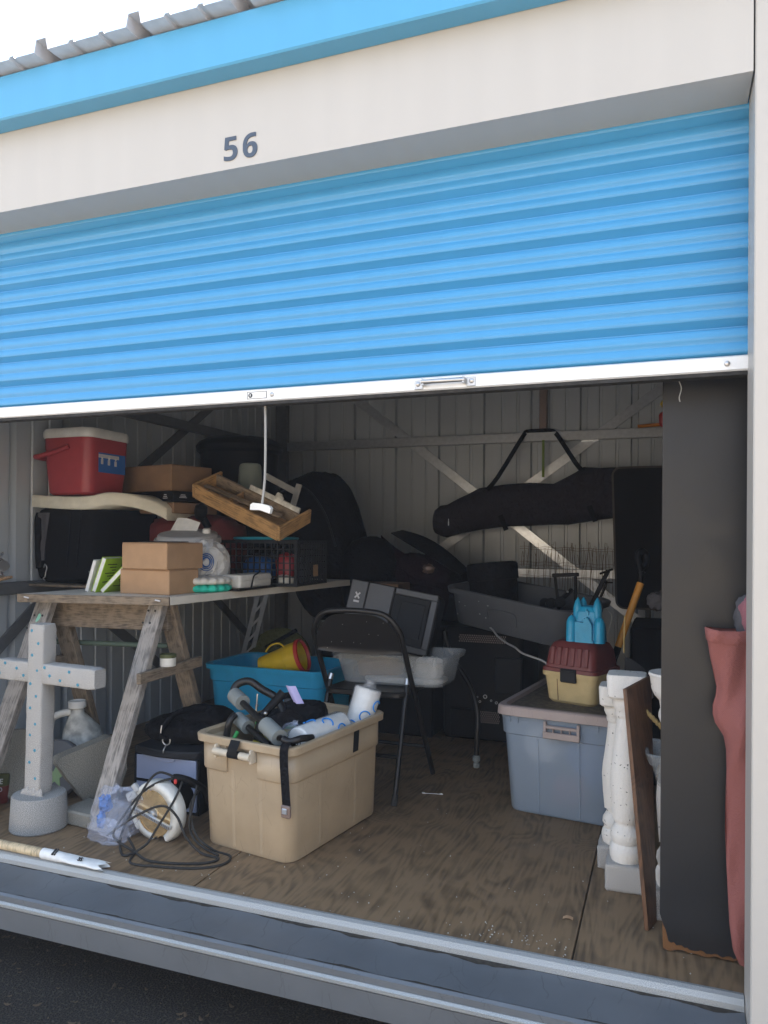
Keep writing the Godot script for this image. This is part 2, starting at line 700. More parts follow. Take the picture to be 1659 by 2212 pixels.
	mat("lid_grey", 0.42, 0.42, 0.42, 0.45, "smudge", 5.0)
	mat("blue_disc", 0.03, 0.30, 0.42, 0.35, "smudge", 4.0)
	mat("concrete_white", 0.60, 0.575, 0.54, 0.9, "grit", 4.0, "grit_n", 0.7)
	mat("concrete", 0.44, 0.43, 0.41, 0.95, "grit", 3.0, "grit_n", 0.5)
	mat("rough_concrete", 0.37, 0.355, 0.31, 0.95, "grit", 3.0, "grit_n", 1.4)
	mat("dot_blue", 0.05, 0.23, 0.33, 0.8)
	mat("star_green", 0.20, 0.30, 0.16, 0.8)
	mat("mint", 0.30, 0.62, 0.48, 0.7)
	mat("tan_plastic", 0.4085, 0.3139, 0.2064, 0.42, "scuff", 1.6)
	rough_pic(mats.tan_plastic)
	mat("pale_tan", 0.5456, 0.4752, 0.3696, 0.45, "smudge", 5.0)
	mat("tub_blue", 0.034, 0.44, 0.78, 0.35, "scuff", 2.0)
	mat("tub_grey", 0.105, 0.112, 0.126, 0.5, "scuff", 2.0)
	mat("yellow", 0.72, 0.50, 0.02, 0.4, "smudge", 5.0)
	mat("red_rim", 0.50, 0.035, 0.03, 0.4)
	mat("olive", 0.085, 0.095, 0.032, 0.7, "smudge", 4.0, "folds_n", 0.5)
	mat("hose_yellow", 0.42, 0.33, 0.03, 0.5, "smudge", 8.0)
	mat("hose_green", 0.02, 0.30, 0.05, 0.5)
	mat("foam_grey", 0.33, 0.36, 0.35, 0.9, "grit", 8.0, "grit_n", 0.3)
	mat("lilac", 0.50, 0.45, 0.72, 0.7)
	mat("print_cyan", 0.01, 0.24, 0.72, 0.4)
	mat("mauve", 0.36, 0.2925, 0.2745, 0.5, "scuff", 2.0)
	mat("dusty_lid", 0.145, 0.115, 0.082, 0.7, "dirt", 4.0)
	mat("maroon", 0.153, 0.0306, 0.0288, 0.5, "smudge", 5.0)
	mat("tackle_tan", 0.552, 0.4324, 0.2208, 0.45, "smudge", 5.0)
	mat("mould_blue", 0.0135, 0.324, 0.558, 0.4, "smudge", 6.0)
	mat("handle_yellow", 0.60, 0.27, 0.03, 0.4, "smudge", 6.0)
	mat("baluster_white", 0.73, 0.70, 0.65, 0.75, "pits", 1.4, "grit_n", 0.5)
	mat("laminate", 0.016, 0.016, 0.0178, 0.40, "scuff", 1.2)
	rough_pic(mats.laminate)
	mats.laminate.metallic_specular = 0.42
	mat("chipboard", 0.27, 0.125, 0.045, 0.95, "grit", 8.0, "grit_n", 1.2)
	mat("trousers", 0.52, 0.175, 0.15, 0.85, "weave", 22.0, "folds_n", 0.5)
	mat("pink_cloth", 0.55, 0.21, 0.25, 0.85, "weave", 22.0, "folds_n", 0.5)
	mat("saw_white", 0.66, 0.65, 0.60, 0.4, "smudge", 9.0)
	mat("brass_blade", 0.90, 0.66, 0.36, 0.22, "smudge", 9.0, "", 1.0, 0.75)
	mat("twig", 0.17, 0.135, 0.10, 0.8)
	mat("rope_gold", 0.42, 0.30, 0.12, 0.7)
	mat("orange", 0.62, 0.22, 0.02, 0.5)
	mat("strap_green", 0.16, 0.24, 0.02, 0.7)
	mat("cord_white", 0.62, 0.61, 0.57, 0.8, "weave", 60.0)
	mat("tube_tan", 0.60, 0.47, 0.29, 0.6, "plank", 2.0)
	clear("film", 0.9, 0.92, 0.95, 0.10, 0.2)
	mat("black_board", 0.007, 0.0065, 0.006, 0.9, "smudge", 3.0)
	for dark in ["black_board", "black_cloth", "black_nylon", "purple_cloth", "canopy_cloth", "black_plastic", "dark_plastic", "tub_grey"]:
		mats[dark].metallic_specular = 0.25
	clear("clear_tub", 0.45, 0.48, 0.50, 0.33, 0.35)
	clear("clear_tote", 0.36, 0.44, 0.54, 0.42, 0.35)
	clear("clear_drawer", 0.36, 0.42, 0.60, 0.62, 0.3)
	clear("clear_bag", 0.66, 0.72, 0.88, 0.13, 0.28)
	clear("clear_jar", 0.40, 0.46, 0.42, 0.45, 0.3)


# ---------------------------------------------------------------- ground
func build_ground() -> void:
	var g := G.new()
	g.sheet(4, 4, func(u: float, v: float) -> Vector3: return Vector3(lerpf(-90, 90, u), GROUND, lerpf(90, -90, v)))
	struct(obj("ground", g, mats.asphalt, self))
	g = G.new()
	g.sheet(2, 2, func(u: float, v: float) -> Vector3: return Vector3(lerpf(-60, 60, u), GROUND + 0.004, lerpf(16.0, 0.75, v)))
	struct(obj("added_driveway", g, mats.bounce_drive, self))  # unseen pale paving added to throw warm sunlight up at the front
	# unseen row of units added across the drive, to bounce sunlight into the unit
	var t := thing("added_storage_row", "long unseen cream storage building added across the drive to bounce sunlight into the open unit", "building", Vector3(0, GROUND, 13.0))
	g = G.new()
	g.box(Vector3(0, GROUND + 1.6, 13.0), Vector3(50, 3.2, 5.0), 0.01)
	obj("wall", g, mats.cream_far, t)
	g = G.new()
	g.box(Vector3(0, GROUND + 3.28, 13.0), Vector3(50.4, 0.15, 5.5), 0.01)
	obj("roof", g, mats.galvalume, t)
	# loose chippings and dead leaves in front of the sill
	var st := G.new()
	st.lump(Vector3.ZERO, Vector3(0.008, 0.005, 0.008), 1.0, 0.001, 30.0, 3, Basis.IDENTITY, 7, 5)
	scatter("gravel", st, mats.stone_chip, 2600, 0.3, 1.2)
	st = G.new()
	st.sheet(3, 2, func(u: float, v: float) -> Vector3: return Vector3((u - 0.5) * 0.034, 0.003 + 0.006 * absf(u - 0.5) * 2.0 + 0.004 * sin(v * 3.0), (0.5 - v) * 0.018 * sin(PI * clampf(u, 0.08, 0.92))))
	scatter("leaf_litter", st, mats.dead_leaf, 900, 0.25, 0.75)


func scatter(called: String, g: G, m: Material, n: int, lo: float, hi: float) -> void:
	g.st.generate_normals()
	var mm := MultiMesh.new()
	mm.transform_format = MultiMesh.TRANSFORM_3D
	mm.mesh = g.st.commit()
	mm.instance_count = n
	for i in n:
		var b := Basis(Vector3.UP, rng.randf() * TAU).scaled(Vector3.ONE * rng.randf_range(lo, hi))
		mm.set_instance_transform(i, Transform3D(b, Vector3(rng.randf_range(-3.2, 0.4), GROUND + 0.002, rng.randf_range(-0.9, 1.2))))
	var o := MultiMeshInstance3D.new()
	o.name = called
	o.multimesh = mm
	o.material_override = m
	o.set_meta("kind", "stuff")
	o.set_meta("label", "loose chippings strewn over the dark asphalt below the sill" if called == "gravel" else "dead brown leaves strewn over the asphalt below the sill")
	add_child(o)


# ---------------------------------------------------------------- the storage unit
# Ribbed sheet: deep ribs every 0.356 m with two shallow ones between. along runs across the ribs, out points into the rib.
func ribbed(g: G, at: Vector3, along: Vector3, out: Vector3, up: Vector3, w0: float, w1: float, phase: float, thick := 0.0) -> void:
	var pts := []
	var k0 := floori((w0 - phase) / 0.356) - 1
	for k in range(k0, k0 + 8):
		var c := phase + k * 0.356
		for p in [[-0.027, 0.0], [-0.019, 0.038], [0.019, 0.038], [0.027, 0.0], [0.108, 0.0], [0.113, 0.008], [0.128, 0.008], [0.133, 0.0], [0.223, 0.0], [0.228, 0.008], [0.243, 0.008], [0.248, 0.0]]:
			pts.append(Vector2(c + p[0], p[1]))
	var line := []
	for i in pts.size() - 1:
		var a: Vector2 = pts[i]
		var b: Vector2 = pts[i + 1]
		if b.x <= w0 or a.x >= w1:
			continue
		if line.is_empty():
			line.append(a.lerp(b, clampf((w0 - a.x) / (b.x - a.x), 0, 1)))
		line.append(a.lerp(b, clampf((w1 - a.x) / (b.x - a.x), 0, 1)))
	for i in line.size() - 1:
		var a: Vector3 = at + along * line[i].x + out * line[i].y
		var b: Vector3 = at + along * line[i + 1].x + out * line[i + 1].y
		g.quad(a, b, b + up, a + up)
		if thick > 0.0:
			g.quad(a + out * thick, a + up + out * thick, b + up + out * thick, b + out * thick)
			g.quad(a, a + out * thick, b + out * thick, b)


func roof_y(z: float) -> float:
	return 2.685 - (z - 0.185) * 0.04


func build_unit() -> void:
	var u := thing("storage_building", "cream self-storage building with blue trim and a half-open blue roller door, unit 56", "building", Vector3(-1.28, GROUND, 0))
	# walls
	var x := WALL_LEFT
	var top := 2.66
	for k in 4:
		var a := k * 0.905
		var g := G.new()
		var lap := Vector3(0.002, 0, 0.002) * (k % 2)  # neighbouring sheets overlap
		ribbed(g, Vector3(WALL_LEFT, -0.25, -0.03) - lap, Vector3.FORWARD, Vector3.LEFT, Vector3.UP * (top + 0.27), a, minf(a + 0.925, 3.59), 0.10)
		obj("wall_panel", g, mats.liner, u)
		g = G.new()
		ribbed(g, Vector3(WALL_RIGHT, -0.25, -3.62) + lap, Vector3.BACK, Vector3.RIGHT, Vector3.UP * (top + 0.27), a, minf(a + 0.925, 3.59), 0.10)
		obj("wall_panel", g, mats.liner, u)
		g = G.new()
		ribbed(g, Vector3(0, -0.25, WALL_BACK) - lap, Vector3.RIGHT, Vector3.FORWARD, Vector3.UP * (top + 0.4), x, minf(x + 0.925, WALL_RIGHT), -2.352)
		obj("wall_panel", g, mats.liner, u)
		x += 0.905
	# roof sheets, ribs upwards, hollow below
	x = -4.4
	while x < 1.5:
		var g := G.new()
		var slope := Vector3(0, -0.04, 1).normalized()
		ribbed(g, Vector3(0, roof_y(-3.9), -3.9), Vector3.RIGHT, Vector3.UP, slope * 4.085, x, x + 0.926, -1.865 + 0.0, 0.0012)
		obj("roof_panel", g, mats.galvalume, u)
		x += 0.926
	# front: header, fascia, column
	var hd := G.new()
	hd.prism([[0.068, 2.262], [0.068, 2.66], [0.058, 2.66], [0.058, 2.274], [-0.078, 2.274], [-0.078, 2.262]], -0.186, 4.4, Basis(Vector3.BACK, Vector3.UP, Vector3.LEFT))
	obj("header", hd, mats.cream_paint, u)
	var fa := G.new()
	fa.prism([[0.0705, 2.531], [0.132, 2.531], [0.137, 2.536], [0.137, 2.672], [0.130, 2.680], [0.0705, 2.680]], -1.4, 4.4, Basis(Vector3.BACK, Vector3.UP, Vector3.LEFT))
	obj("fascia", fa, mats.blue_paint, u)
	var cl := G.new()
	cl.box(Vector3(0.79, 1.18, -0.006), Vector3(1.2, 2.96, 0.150), 0.003)
	obj("column", cl, mats.cream_paint, u)
	cl = G.new()
	cl.box(Vector3(-3.6, 1.18, -0.006), Vector3(1.6, 2.96, 0.150), 0.003)
	obj("column", cl, mats.cream_paint, u)
	for s in [[0.19, -1.0], [-2.80, 1.0]]:  # door guides behind the columns
		var gd := G.new()
		gd.box(Vector3(s[0] + 0.03 * s[1] * -1.0 + 0.02, 1.16, -0.115), Vector3(0.05, 2.3, 0.03), 0.002)
		obj("door_guide", gd, mats.galvanised, u)
	for n in [["5", -1.263], ["6", -1.197]]:
		text("unit_number", n[0], 0.098, Transform3D(Basis(Vector3(1.04, 0, 0), Vector3.UP, Vector3.BACK), Vector3(n[1] + 0.024, 2.3205, 0.0695)), mats.number_grey, u, true, 0.002)
	# frame
	var z := WALL_BACK
	for y in [0.925, 1.925]:
		var g := G.new()
		g.box(Vector3((WALL_LEFT + WALL_RIGHT) / 2, y - 0.02, z + 0.035), Vector3(WALL_RIGHT - WALL_LEFT - 0.01, 0.07, 0.05), 0.004)
		obj("girt", g, mats.galvanised, u)
		g = G.new()
		g.box(Vector3(WALL_LEFT + 0.03, y - 0.03, z / 2 - 0.02), Vector3(0.05, 0.06, -z - 0.12), 0.004)
		obj("girt", g, mats.shaded_steel, u)
	for b in [[[-2.52, 2.40], [0.30, 0.20]], [[0.25, 2.42], [-2.6, 0.39]]]:
		var g := G.new()
		g.bar(Vector3(b[0][0], b[0][1], z + 0.006), Vector3(b[1][0], b[1][1], z + 0.006), 0.070, 0.010, 0.002, Vector3.BACK)
		obj("brace", g, mats.galvanised, u)
	for b in [[[-3.2, 2.49], [-1.26, 1.20]], [[-2.1, 0.28], [-1.13, 0.92]], [[0.0, 0.0], [-1.13, 0.90]], [[-2.34, 0.93], [-3.58, 0.07]]]:
		var g := G.new()
		g.bar(Vector3(WALL_LEFT + 0.008, b[0][1], b[0][0]), Vector3(WALL_LEFT + 0.008, b[1][1], b[1][0]), 0.06, 0.012, 0.002, Vector3.RIGHT)
		obj("brace", g, mats.shaded_steel, u)
	for p in [[WALL_LEFT + 0.052, z + 0.052, 0.1], [WALL_RIGHT - 0.052, z + 0.052, 0.1], [-0.855, z + 0.03, 0.055]]:
		var g := G.new()
		var y0: float = 1.94 if p[2] < 0.09 else -0.2
		g.box(Vector3(p[0], (2.75 + y0) / 2, p[1]), Vector3(p[2], 2.75 - y0, minf(p[2], 0.06)), 0.004)
		obj("post", g, mats.shaded_steel if p[2] > 0.09 else mats.rusty_steel, u)
	# sill
	var s := Basis(Vector3.BACK, Vector3.UP, Vector3.LEFT)
	for part in [
		["sill_track", mats.sill_bright, [[-0.078, 0.004], [-0.066, 0.006], [-0.054, 0.001], [-0.046, -0.012], [-0.044, -0.026], [-0.078, -0.03]]],
		["sill_deck", mats.sill_grey, [[-0.0435, -0.0265], [0.126, -0.029], [0.136, -0.034], [0.136, -0.0515], [-0.0435, -0.06]]],
		["sill_lip", mats.sill_bright, [[0.10, -0.052], [0.138, -0.052], [0.145, -0.057], [0.145, -0.066], [0.139, -0.0715], [0.10, -0.0715]]],
		["sill_face", mats.sill_grey, [[0.10, -0.072], [0.140, -0.072], [0.140, -0.142], [0.10, -0.142]]],
	]:
		var g := G.new()
		g.prism(part[2], -0.188, 3.2, s)
		obj(part[0], g, part[1], u)
	# dirt caught in the corners of the sill
	var fn := FastNoiseLite.new()
	fn.seed = 4
	fn.frequency = 2.2
	fn.fractal_octaves = 4
	for k in [[-0.0432, -0.0262, 1.0, 0.016], [0.1255, -0.0284, -1.0, 0.008]]:
		var gr := G.new()
		var strip := func(a: float, v: float) -> Vector3:
			var px: float = lerpf(-3.15, 0.18, a)
			var w: float = maxf(0.0008, k[3] * (0.45 + fn.get_noise_2d(px * 2.2, k[0] * 90.0) * 1.6))
			return Vector3(px, k[1] + 0.0009 * (1.0 - v), k[0] + k[2] * w * v)
		gr.sheet(420, 1, strip)
		var gm := obj("grime", gr, mats.grime, u)
		gm.set_meta("kind", "stuff")
	# roller door
	var dr := Node3D.new()
	dr.name = "roller_door"
	u.add_child(dr)
	dr.position = Vector3(0, 1.885, -0.08)
	for sh in [[1.622, 1.974], [1.974, 2.50]]:
		obj("curtain_sheet", curtain(sh[0], sh[1]), mats.door_blue, dr)
	var g2 := G.new()
	g2.prism([[-0.088, 1.583], [-0.0715, 1.583], [-0.068, 1.587], [-0.068, 1.619], [-0.0715, 1.6225], [-0.076, 1.6225], [-0.076, 1.591], [-0.088, 1.591]], -0.192, 2.76, s)
	obj("bottom_bar", g2, mats.bar_metal, dr)
	g2 = G.new()
	g2.prism([[-0.112, 1.573], [-0.0725, 1.573], [-0.0725, 1.5825], [-0.112, 1.5825]], -0.192, 2.76, s)
	g2.prism([[-0.125, 1.588], [-0.0885, 1.588], [-0.0885, 1.60], [-0.125, 1.60]], -0.192, 2.76, s)
	obj("bottom_seal", g2, mats.rubber, dr)
	g2 = G.new()  # lift handle: a bar on two lugs
	for hx in [-0.682, -0.526]:
		g2.box(Vector3(hx, 1.600, -0.0655), Vector3(0.026, 0.026, 0.004), 0.001)
	for hx in [-0.664, -0.544]:
		g2.box(Vector3(hx, 1.603, -0.054), Vector3(0.006, 0.02, 0.024), 0.001)
	g2.tube([Vector3(-0.668, 1.604, -0.046), Vector3(-0.54, 1.604, -0.046)], 0.0065, 8)
	obj("lift_handle", g2, mats.steel, dr)
	for bx in [-0.684, -0.524, 0.142, -1.168]:
		g2 = G.new()
		g2.lathe([[0.0075, 0.0], [0.0065, 0.003], [0.004, 0.005], [0.001, 0.0055]], 12, Vector3(bx, 1.602, -0.0635 if bx < -0.4 and bx > -0.7 else -0.0675), Basis(Vector3.RIGHT, Vector3.BACK, Vector3.DOWN))
		obj("bolt_head", g2, mats.steel, dr)
	g2 = G.new()
	g2.box(Vector3(-1.222, 1.603, -0.0675), Vector3(0.070, 0.022, 0.001), 0.0)
	var plate := obj("name_plate", g2, mats.bar_metal, dr)
	g2 = G.new()
	for e in [[0, 0.0105, 0.070, 0.0012], [0, -0.0105, 0.070, 0.0012], [0.0345, 0, 0.0012, 0.020], [-0.0345, 0, 0.0012, 0.020]]:
		g2.box(Vector3(-1.222 + e[0], 1.603 + e[1], -0.0665), Vector3(e[2], e[3], 0.0008))
	g2.lathe([[0.0075, 0.0], [0.0075, 0.0006]], 18, Vector3(-1.245, 1.603, -0.0668), Basis(Vector3.RIGHT, Vector3.BACK, Vector3.DOWN))
	obj("plate_print", g2, mats.ink, plate)
	text("plate_letter", "R", 0.010, Transform3D(Basis.IDENTITY, Vector3(-1.245, 1.603, -0.0658)), mats.bar_metal, plate, true, 0.0006)
	# floor
	g2 = G.new()
	g2.box(Vector3((WALL_LEFT + WALL_RIGHT) / 2, -0.095, WALL_BACK / 2 - 0.04), Vector3(WALL_RIGHT - WALL_LEFT, 0.15, -WALL_BACK - 0.10), 0.0)
	var fl := struct(obj("floor", g2, mats.subfloor, self))
	var edges := [WALL_LEFT + 0.01, -2.676, -1.457, -0.2375, WALL_RIGHT - 0.01]
	for i in 4:
		for j in 2:
			var z0 := -0.0785 - j * 2.44
			var z1 := maxf(z0 - 2.438, WALL_BACK + 0.01)
			g2 = G.new()
			g2.box(Vector3((edges[i] + edges[i + 1]) / 2, -0.0095, (z0 + z1) / 2), Vector3(edges[i + 1] - edges[i] - 0.005, 0.019, z0 - z1 - 0.002), 0.0015)
			obj("plywood_sheet", g2, mats.plywood, fl)


# The door curtain: every 88 mm a deep groove and a shallow one between soft swells.
func curtain(y0: float, y1: float) -> G:
	var g := G.new()
	var prof := [[0.0, 0.0], [0.0165, 0.0190], [0.0195, 0.0208], [0.029, 0.0195], [0.0375, 0.0170], [0.0425, 0.0125], [0.0470, 0.0125], [0.0535, 0.0180], [0.063, 0.0184], [0.073, 0.0155], [0.0815, 0.0095], [0.0850, 0.0]]
	var line := []
	var base := 1.6145
	for k in 12:
		for p in prof:
			line.append(Vector2(base + k * 0.0885 + p[0], p[1] - 0.0955))
	g.sg += 1
	var seg := 0
	for i in line.size() - 1:
		var a: Vector2 = line[i]
		var b: Vector2 = line[i + 1]
		if b.y < -1.0 or b.x <= y0 or a.x >= y1:
			continue
		a = a.lerp(b, clampf((y0 - a.x) / (b.x - a.x), 0, 1))
		b = a.lerp(b, clampf((y1 - a.x) / (b.x - a.x), 0, 1))
		var k := i % prof.size()
		if k in [0, 1, 10, 11]:
			g.sg += 1
		g.quad(Vector3(-2.76, a.x, a.y), Vector3(0.192, a.x, a.y), Vector3(0.192, b.x, b.y), Vector3(-2.76, b.x, b.y), g.sg)
	return g


func carton(called: String, label: String, at: Vector3, s: Vector3, yaw: float, m: Material, group := "", flaps := true) -> Node3D:
	var t := thing(called, label, "box", at, group)
	var g := G.new(xf(at, yaw))
	g.box(Vector3(0, s.y / 2, 0), Vector3(s.x, s.y, s.z), 0.003)
	obj("carton", g, m, t)
	if flaps:  # the two lid halves and a strip of tape
		for k in [-1.0, 1.0]:
			g = G.new(xf(at, yaw))
			g.box(Vector3(0, s.y + 0.002, k * (s.z / 4 + 0.0008)), Vector3(s.x - 0.004, 0.003, s.z / 2 - 0.003), 0.001)
			obj("flap", g, m, t)
	return t


func build_left_shelf() -> void:
	# an old door laid over trestles
	var t := thing("shelf_board", "old cream door slab with a bare wood end laid across trestles", "shelf", Vector3(-2.2, 0.865, -1.4))
	var g := G.new()
	var flat := Basis(Vector3.RIGHT, Vector3.BACK, Vector3.DOWN)
	g.prism([[-1.942, -0.618], [-1.800, -2.20], [-2.56, -2.22], [-2.645, -0.505]], -0.900, -0.866, flat)
	obj("slab", g, mats.door_white, t)
	plank("end_strip", mats.old_wood, t, Vector3(-2.648, 0.8825, -0.498), Vector3(-1.943, 0.8825, -0.611), 0.0355, 0.014, Vector3.UP, 0.002)
	for p in [[-2.60, -0.499], [-1.99, -0.595]]:
		g = G.new()
		g.bar(Vector3(p[0] - 0.012, 0.888, p[1] + 0.003), Vector3(p[0] + 0.012, 0.884, p[1]), 0.006, 0.006, 0.001)
		obj("staple", g, mats.pale_print, t)
	mark(plank("plank", mats.old_wood, self, Vector3(-3.04, 0.907, -1.15), Vector3(-2.60, 0.907, -1.15), 0.50, 0.012, Vector3.BACK), "dark old plank under the black suitcase against the left wall", "plank")

	# sawhorse
	t = thing("trestle", "weathered grey wooden trestle carrying the near end of the shelf", "trestle", Vector3(-2.35, 0, -0.7))
	plank("leg", mats.grey_wood, t, Vector3(-2.088, 0.0, -0.352), Vector3(-2.055, 0.865, -0.690), 0.076, 0.038, Vector3.RIGHT)
	plank("leg", mats.old_wood, t, Vector3(-2.03, 0.0, -1.06), Vector3(-2.055, 0.86, -0.745), 0.08, 0.038, Vector3.RIGHT)
	plank("leg", mats.grey_wood, t, Vector3(-2.66, 0.0, -0.29), Vector3(-2.605, 0.865, -0.625), 0.088, 0.038, Vector3.RIGHT)
	plank("leg", mats.old_wood, t, Vector3(-2.62, 0.0, -1.00), Vector3(-2.605, 0.86, -0.685), 0.088, 0.038, Vector3.RIGHT)
	plank("beam", mats.old_wood, t, Vector3(-2.68, 0.80, -0.690), Vector3(-2.03, 0.80, -0.735), 0.115, 0.036, Vector3.UP)
	plank("rung", mats.old_wood, t, Vector3(-2.012, 0.572, -0.50), Vector3(-1.985, 0.588, -0.90), 0.045, 0.022, Vector3.UP)
	plank("rung", mats.old_wood, t, Vector3(-2.65, 0.575, -0.49), Vector3(-2.65, 0.575, -0.86), 0.045, 0.022, Vector3.UP)
	for n in [[-2.085, 0.835], [-2.050, 0.835], [-2.098, 0.785], [-2.062, 0.785], [-2.635, 0.80], [-2.590, 0.80], [-2.655, 0.745], [-2.600, 0.745]]:
		var z: float = (-0.690 if n[0] > -2.3 else -0.625) + 0.0205 + (0.865 - n[1]) * 0.39
		g = G.new()
		g.lathe([[0.0055, 0.0], [0.005, 0.0015], [0.001, 0.002]], 8, Vector3(n[0], n[1], z + 0.0005), Basis(Vector3.RIGHT, Vector3.BACK, Vector3.DOWN))
		obj("nail_head", g, mats.ink, t)
	g = G.new()
	g.lathe([[0.022, 0.0], [0.021, 0.001], [0.001, 0.0012]], 9, Vector3(-2.612, 0.79, -0.575), Basis(Vector3(0.8, 0.5, 0), Vector3(0, 0.36, 0.93), Vector3(0.3, -0.7, 0.4)))
	obj("paint_splash", g, mats.mint, t)
	g = G.new()
	g.tube([Vector3(-2.72, 0.650, -0.80), Vector3(-2.1, 0.662, -0.82)], 0.012, 10)
	mark(obj("green_pole", g, mats.pole_green, self), "thin dark green pole across the trestle, behind the white cross", "pole")
	t = thing("candle_jar", "small cream candle tin standing on the trestle's rung", "jar", Vector3(-2.0, 0.594, -0.68))
	g = G.new()
	g.lathe([[0.033, 0.0], [0.034, 0.004], [0.034, 0.036]], 20, Vector3(-2.0, 0.6, -0.68))
	obj("tin", g, mats.cushion_white, t)
	g = G.new()
	g.lathe([[0.0355, 0.0], [0.0355, 0.012], [0.033, 0.015]], 20, Vector3(-2.0, 0.6362, -0.68))
	obj("lid", g, mats.olive, t)
	t = thing("slotted_leg", "pale slotted metal leg propping the shelf's far end", "leg", Vector3(-2.5, 0, -2.15))
	plank("strip", mats.galvanised, t, Vector3(-2.66, 0.0, -2.22), Vector3(-2.37, 0.862, -2.12), 0.030, 0.006, Vector3.RIGHT, 0.001)
	plank("strip", mats.galvanised, t, Vector3(-2.60, 0.0, -2.22), Vector3(-2.31, 0.862, -2.12), 0.030, 0.006, Vector3.RIGHT, 0.001)
	for k in 9:
		var a := Vector3(-2.63, 0.0, -2.22).lerp(Vector3(-2.34, 0.862, -2.12), (k + 0.5) / 9.0)
		plank("web", mats.galvanised, t, a + Vector3(-0.028, -0.028, 0), a + Vector3(0.028, 0.028, 0), 0.014, 0.004, Vector3.RIGHT, 0.0)

	# suitcase, foam slab, cooler
	t = thing("suitcase", "soft black suitcase with a hanging strap at the left end of the shelf", "suitcase", Vector3(-2.83, 0.913, -1.2))
	g = G.new()
	g.lump(Vector3(-2.83, 1.11, -1.22), Vector3(0.40, 0.40, 0.56), 0.30, 0.006, 2.0, 4, Basis.IDENTITY, 48, 28)
	obj("body", g, mats.black_cloth, t)
	g = G.new()
	g.tube(curve([Vector3(-2.99, 1.27, -0.96), Vector3(-2.965, 1.22, -0.925), Vector3(-2.955, 1.08, -0.92), Vector3(-2.945, 0.99, -0.915)]), 0.016, 8, false, 0.25)
	obj("strap", g, mats.black_nylon, t)
	g = G.new()
	g.sheet(6, 8, func(u: float, v: float) -> Vector3: return Vector3(-2.94 + (u - 0.5) * 0.07 * (0.25 + 0.75 * v) + 0.01 * (1 - v), 1.03 + v * 0.24, -0.925 - 0.012 * v + 0.006 * sin(u * 7.0 + v * 3.0)), 0.002)
	obj("side_pocket", g, mats.grey_cloth, t)
	g = G.new()
	g.tube(curve([Vector3(-2.915, 0.995, -0.915), Vector3(-2.905, 1.012, -0.912), Vector3(-2.895, 0.995, -0.914), Vector3(-2.902, 0.972, -0.914)]), 0.0025, 6)
	g.tube(curve([Vector3(-2.902, 0.972, -0.914), Vector3(-2.905, 0.95, -0.913), Vector3(-2.918, 0.94, -0.914), Vector3(-2.905, 0.93, -0.914)]), 0.003, 6)
	obj("snap_hook", g, mats.steel, t)
	for k in [-2.76, -2.70]:
		g = G.new()
		g.tube(curve([Vector3(k - 0.03, 1.29, -0.96), Vector3(k, 1.2, -0.925), Vector3(k - 0.02, 1.0, -0.925)]), 0.004, 6)
		obj("piping", g, mats.black_nylon, t)

	var path := [Vector3(-3.0, 1.330, -0.92), Vector3(-2.80, 1.318, -0.915), Vector3(-2.66, 1.318, -0.93), Vector3(-2.58, 1.338, -0.98), Vector3(-2.50, 1.330, -1.06), Vector3(-2.43, 1.298, -1.15), Vector3(-2.395, 1.268, -1.20)]
	g = G.new()
	var rs := []
	for p in curve(path, 5):
		var ring := PackedVector3Array()
		for v in [[0.0, -0.024], [0.008, -0.032], [0.40, -0.032], [0.41, 0.0], [0.40, 0.032], [0.008, 0.032], [0.0, 0.024]]:
			ring.append(p + Vector3(-0.05 * v[0], v[1], -v[0] * 0.9))
		rs.append(ring)
	g.rings(rs, true, true, true, 60.0)
	mark(obj("foam_slab", g, mats.foam, self), "off-white foam slab sagging over the suitcase, under the red cooler", "foam")

	t = thing("cooler", "red picnic cooler with a white lid on top of the foam slab", "cooler", Vector3(-2.82, 1.365, -1.10))
	var c := xf(Vector3(-2.822, 1.360, -1.105))
	g = G.new(c)
	g.tub([[0.0, 0.25, 0.26, 0.05], [0.012, 0.275, 0.285, 0.055], [0.16, 0.295, 0.305, 0.05], [0.285, 0.305, 0.315, 0.05]], 6)
	obj("body", g, mats.red_plastic, t)
	g = G.new(c)
	g.tub([[0.286, 0.312, 0.322, 0.05], [0.292, 0.318, 0.328, 0.052], [0.318, 0.318, 0.328, 0.052], [0.332, 0.305, 0.315, 0.05], [0.336, 0.28, 0.29, 0.05]], 6)
	obj("lid", g, mats.white_plastic, t)
	g = G.new()
	g.tube(curve([Vector3(-2.79, 1.60, -0.943), Vector3(-2.86, 1.575, -0.930), Vector3(-2.95, 1.555, -0.925), Vector3(-2.99, 1.55, -0.94), Vector3(-3.0, 1.55, -1.10), Vector3(-2.99, 1.55, -1.25)]), 0.013, 8)
	obj("handle", g, mats.red_plastic, t)
	g = G.new(c)
	g.box(Vector3(0.1495, 0.165, -0.015), Vector3(0.001, 0.10, 0.20))
	var lab := obj("label_sticker", g, mats.print_blue, t)
	g = G.new(c)
	g.box(Vector3(0.1505, 0.198, 0.01), Vector3(0.001, 0.018, 0.15))
	for k in 3:
		g.box(Vector3(0.1505, 0.170 - k * 0.002, 0.06 - k * 0.05), Vector3(0.001, 0.026, 0.016))
		g.lathe([[0.001, 0.0], [0.008, 0.012], [0.001, 0.02]], 6, Vector3(0.1505, 0.180, 0.06 - k * 0.05))
	obj("print", g, mats.pale_print, lab)

	# cartons at the front corner
	carton("cardboard_box", "plain brown cardboard box standing on the front corner of the shelf, under another box", Vector3(-2.135, 0.9005, -0.80), Vector3(0.275, 0.106, 0.20), -4.0, mats.cardboard)
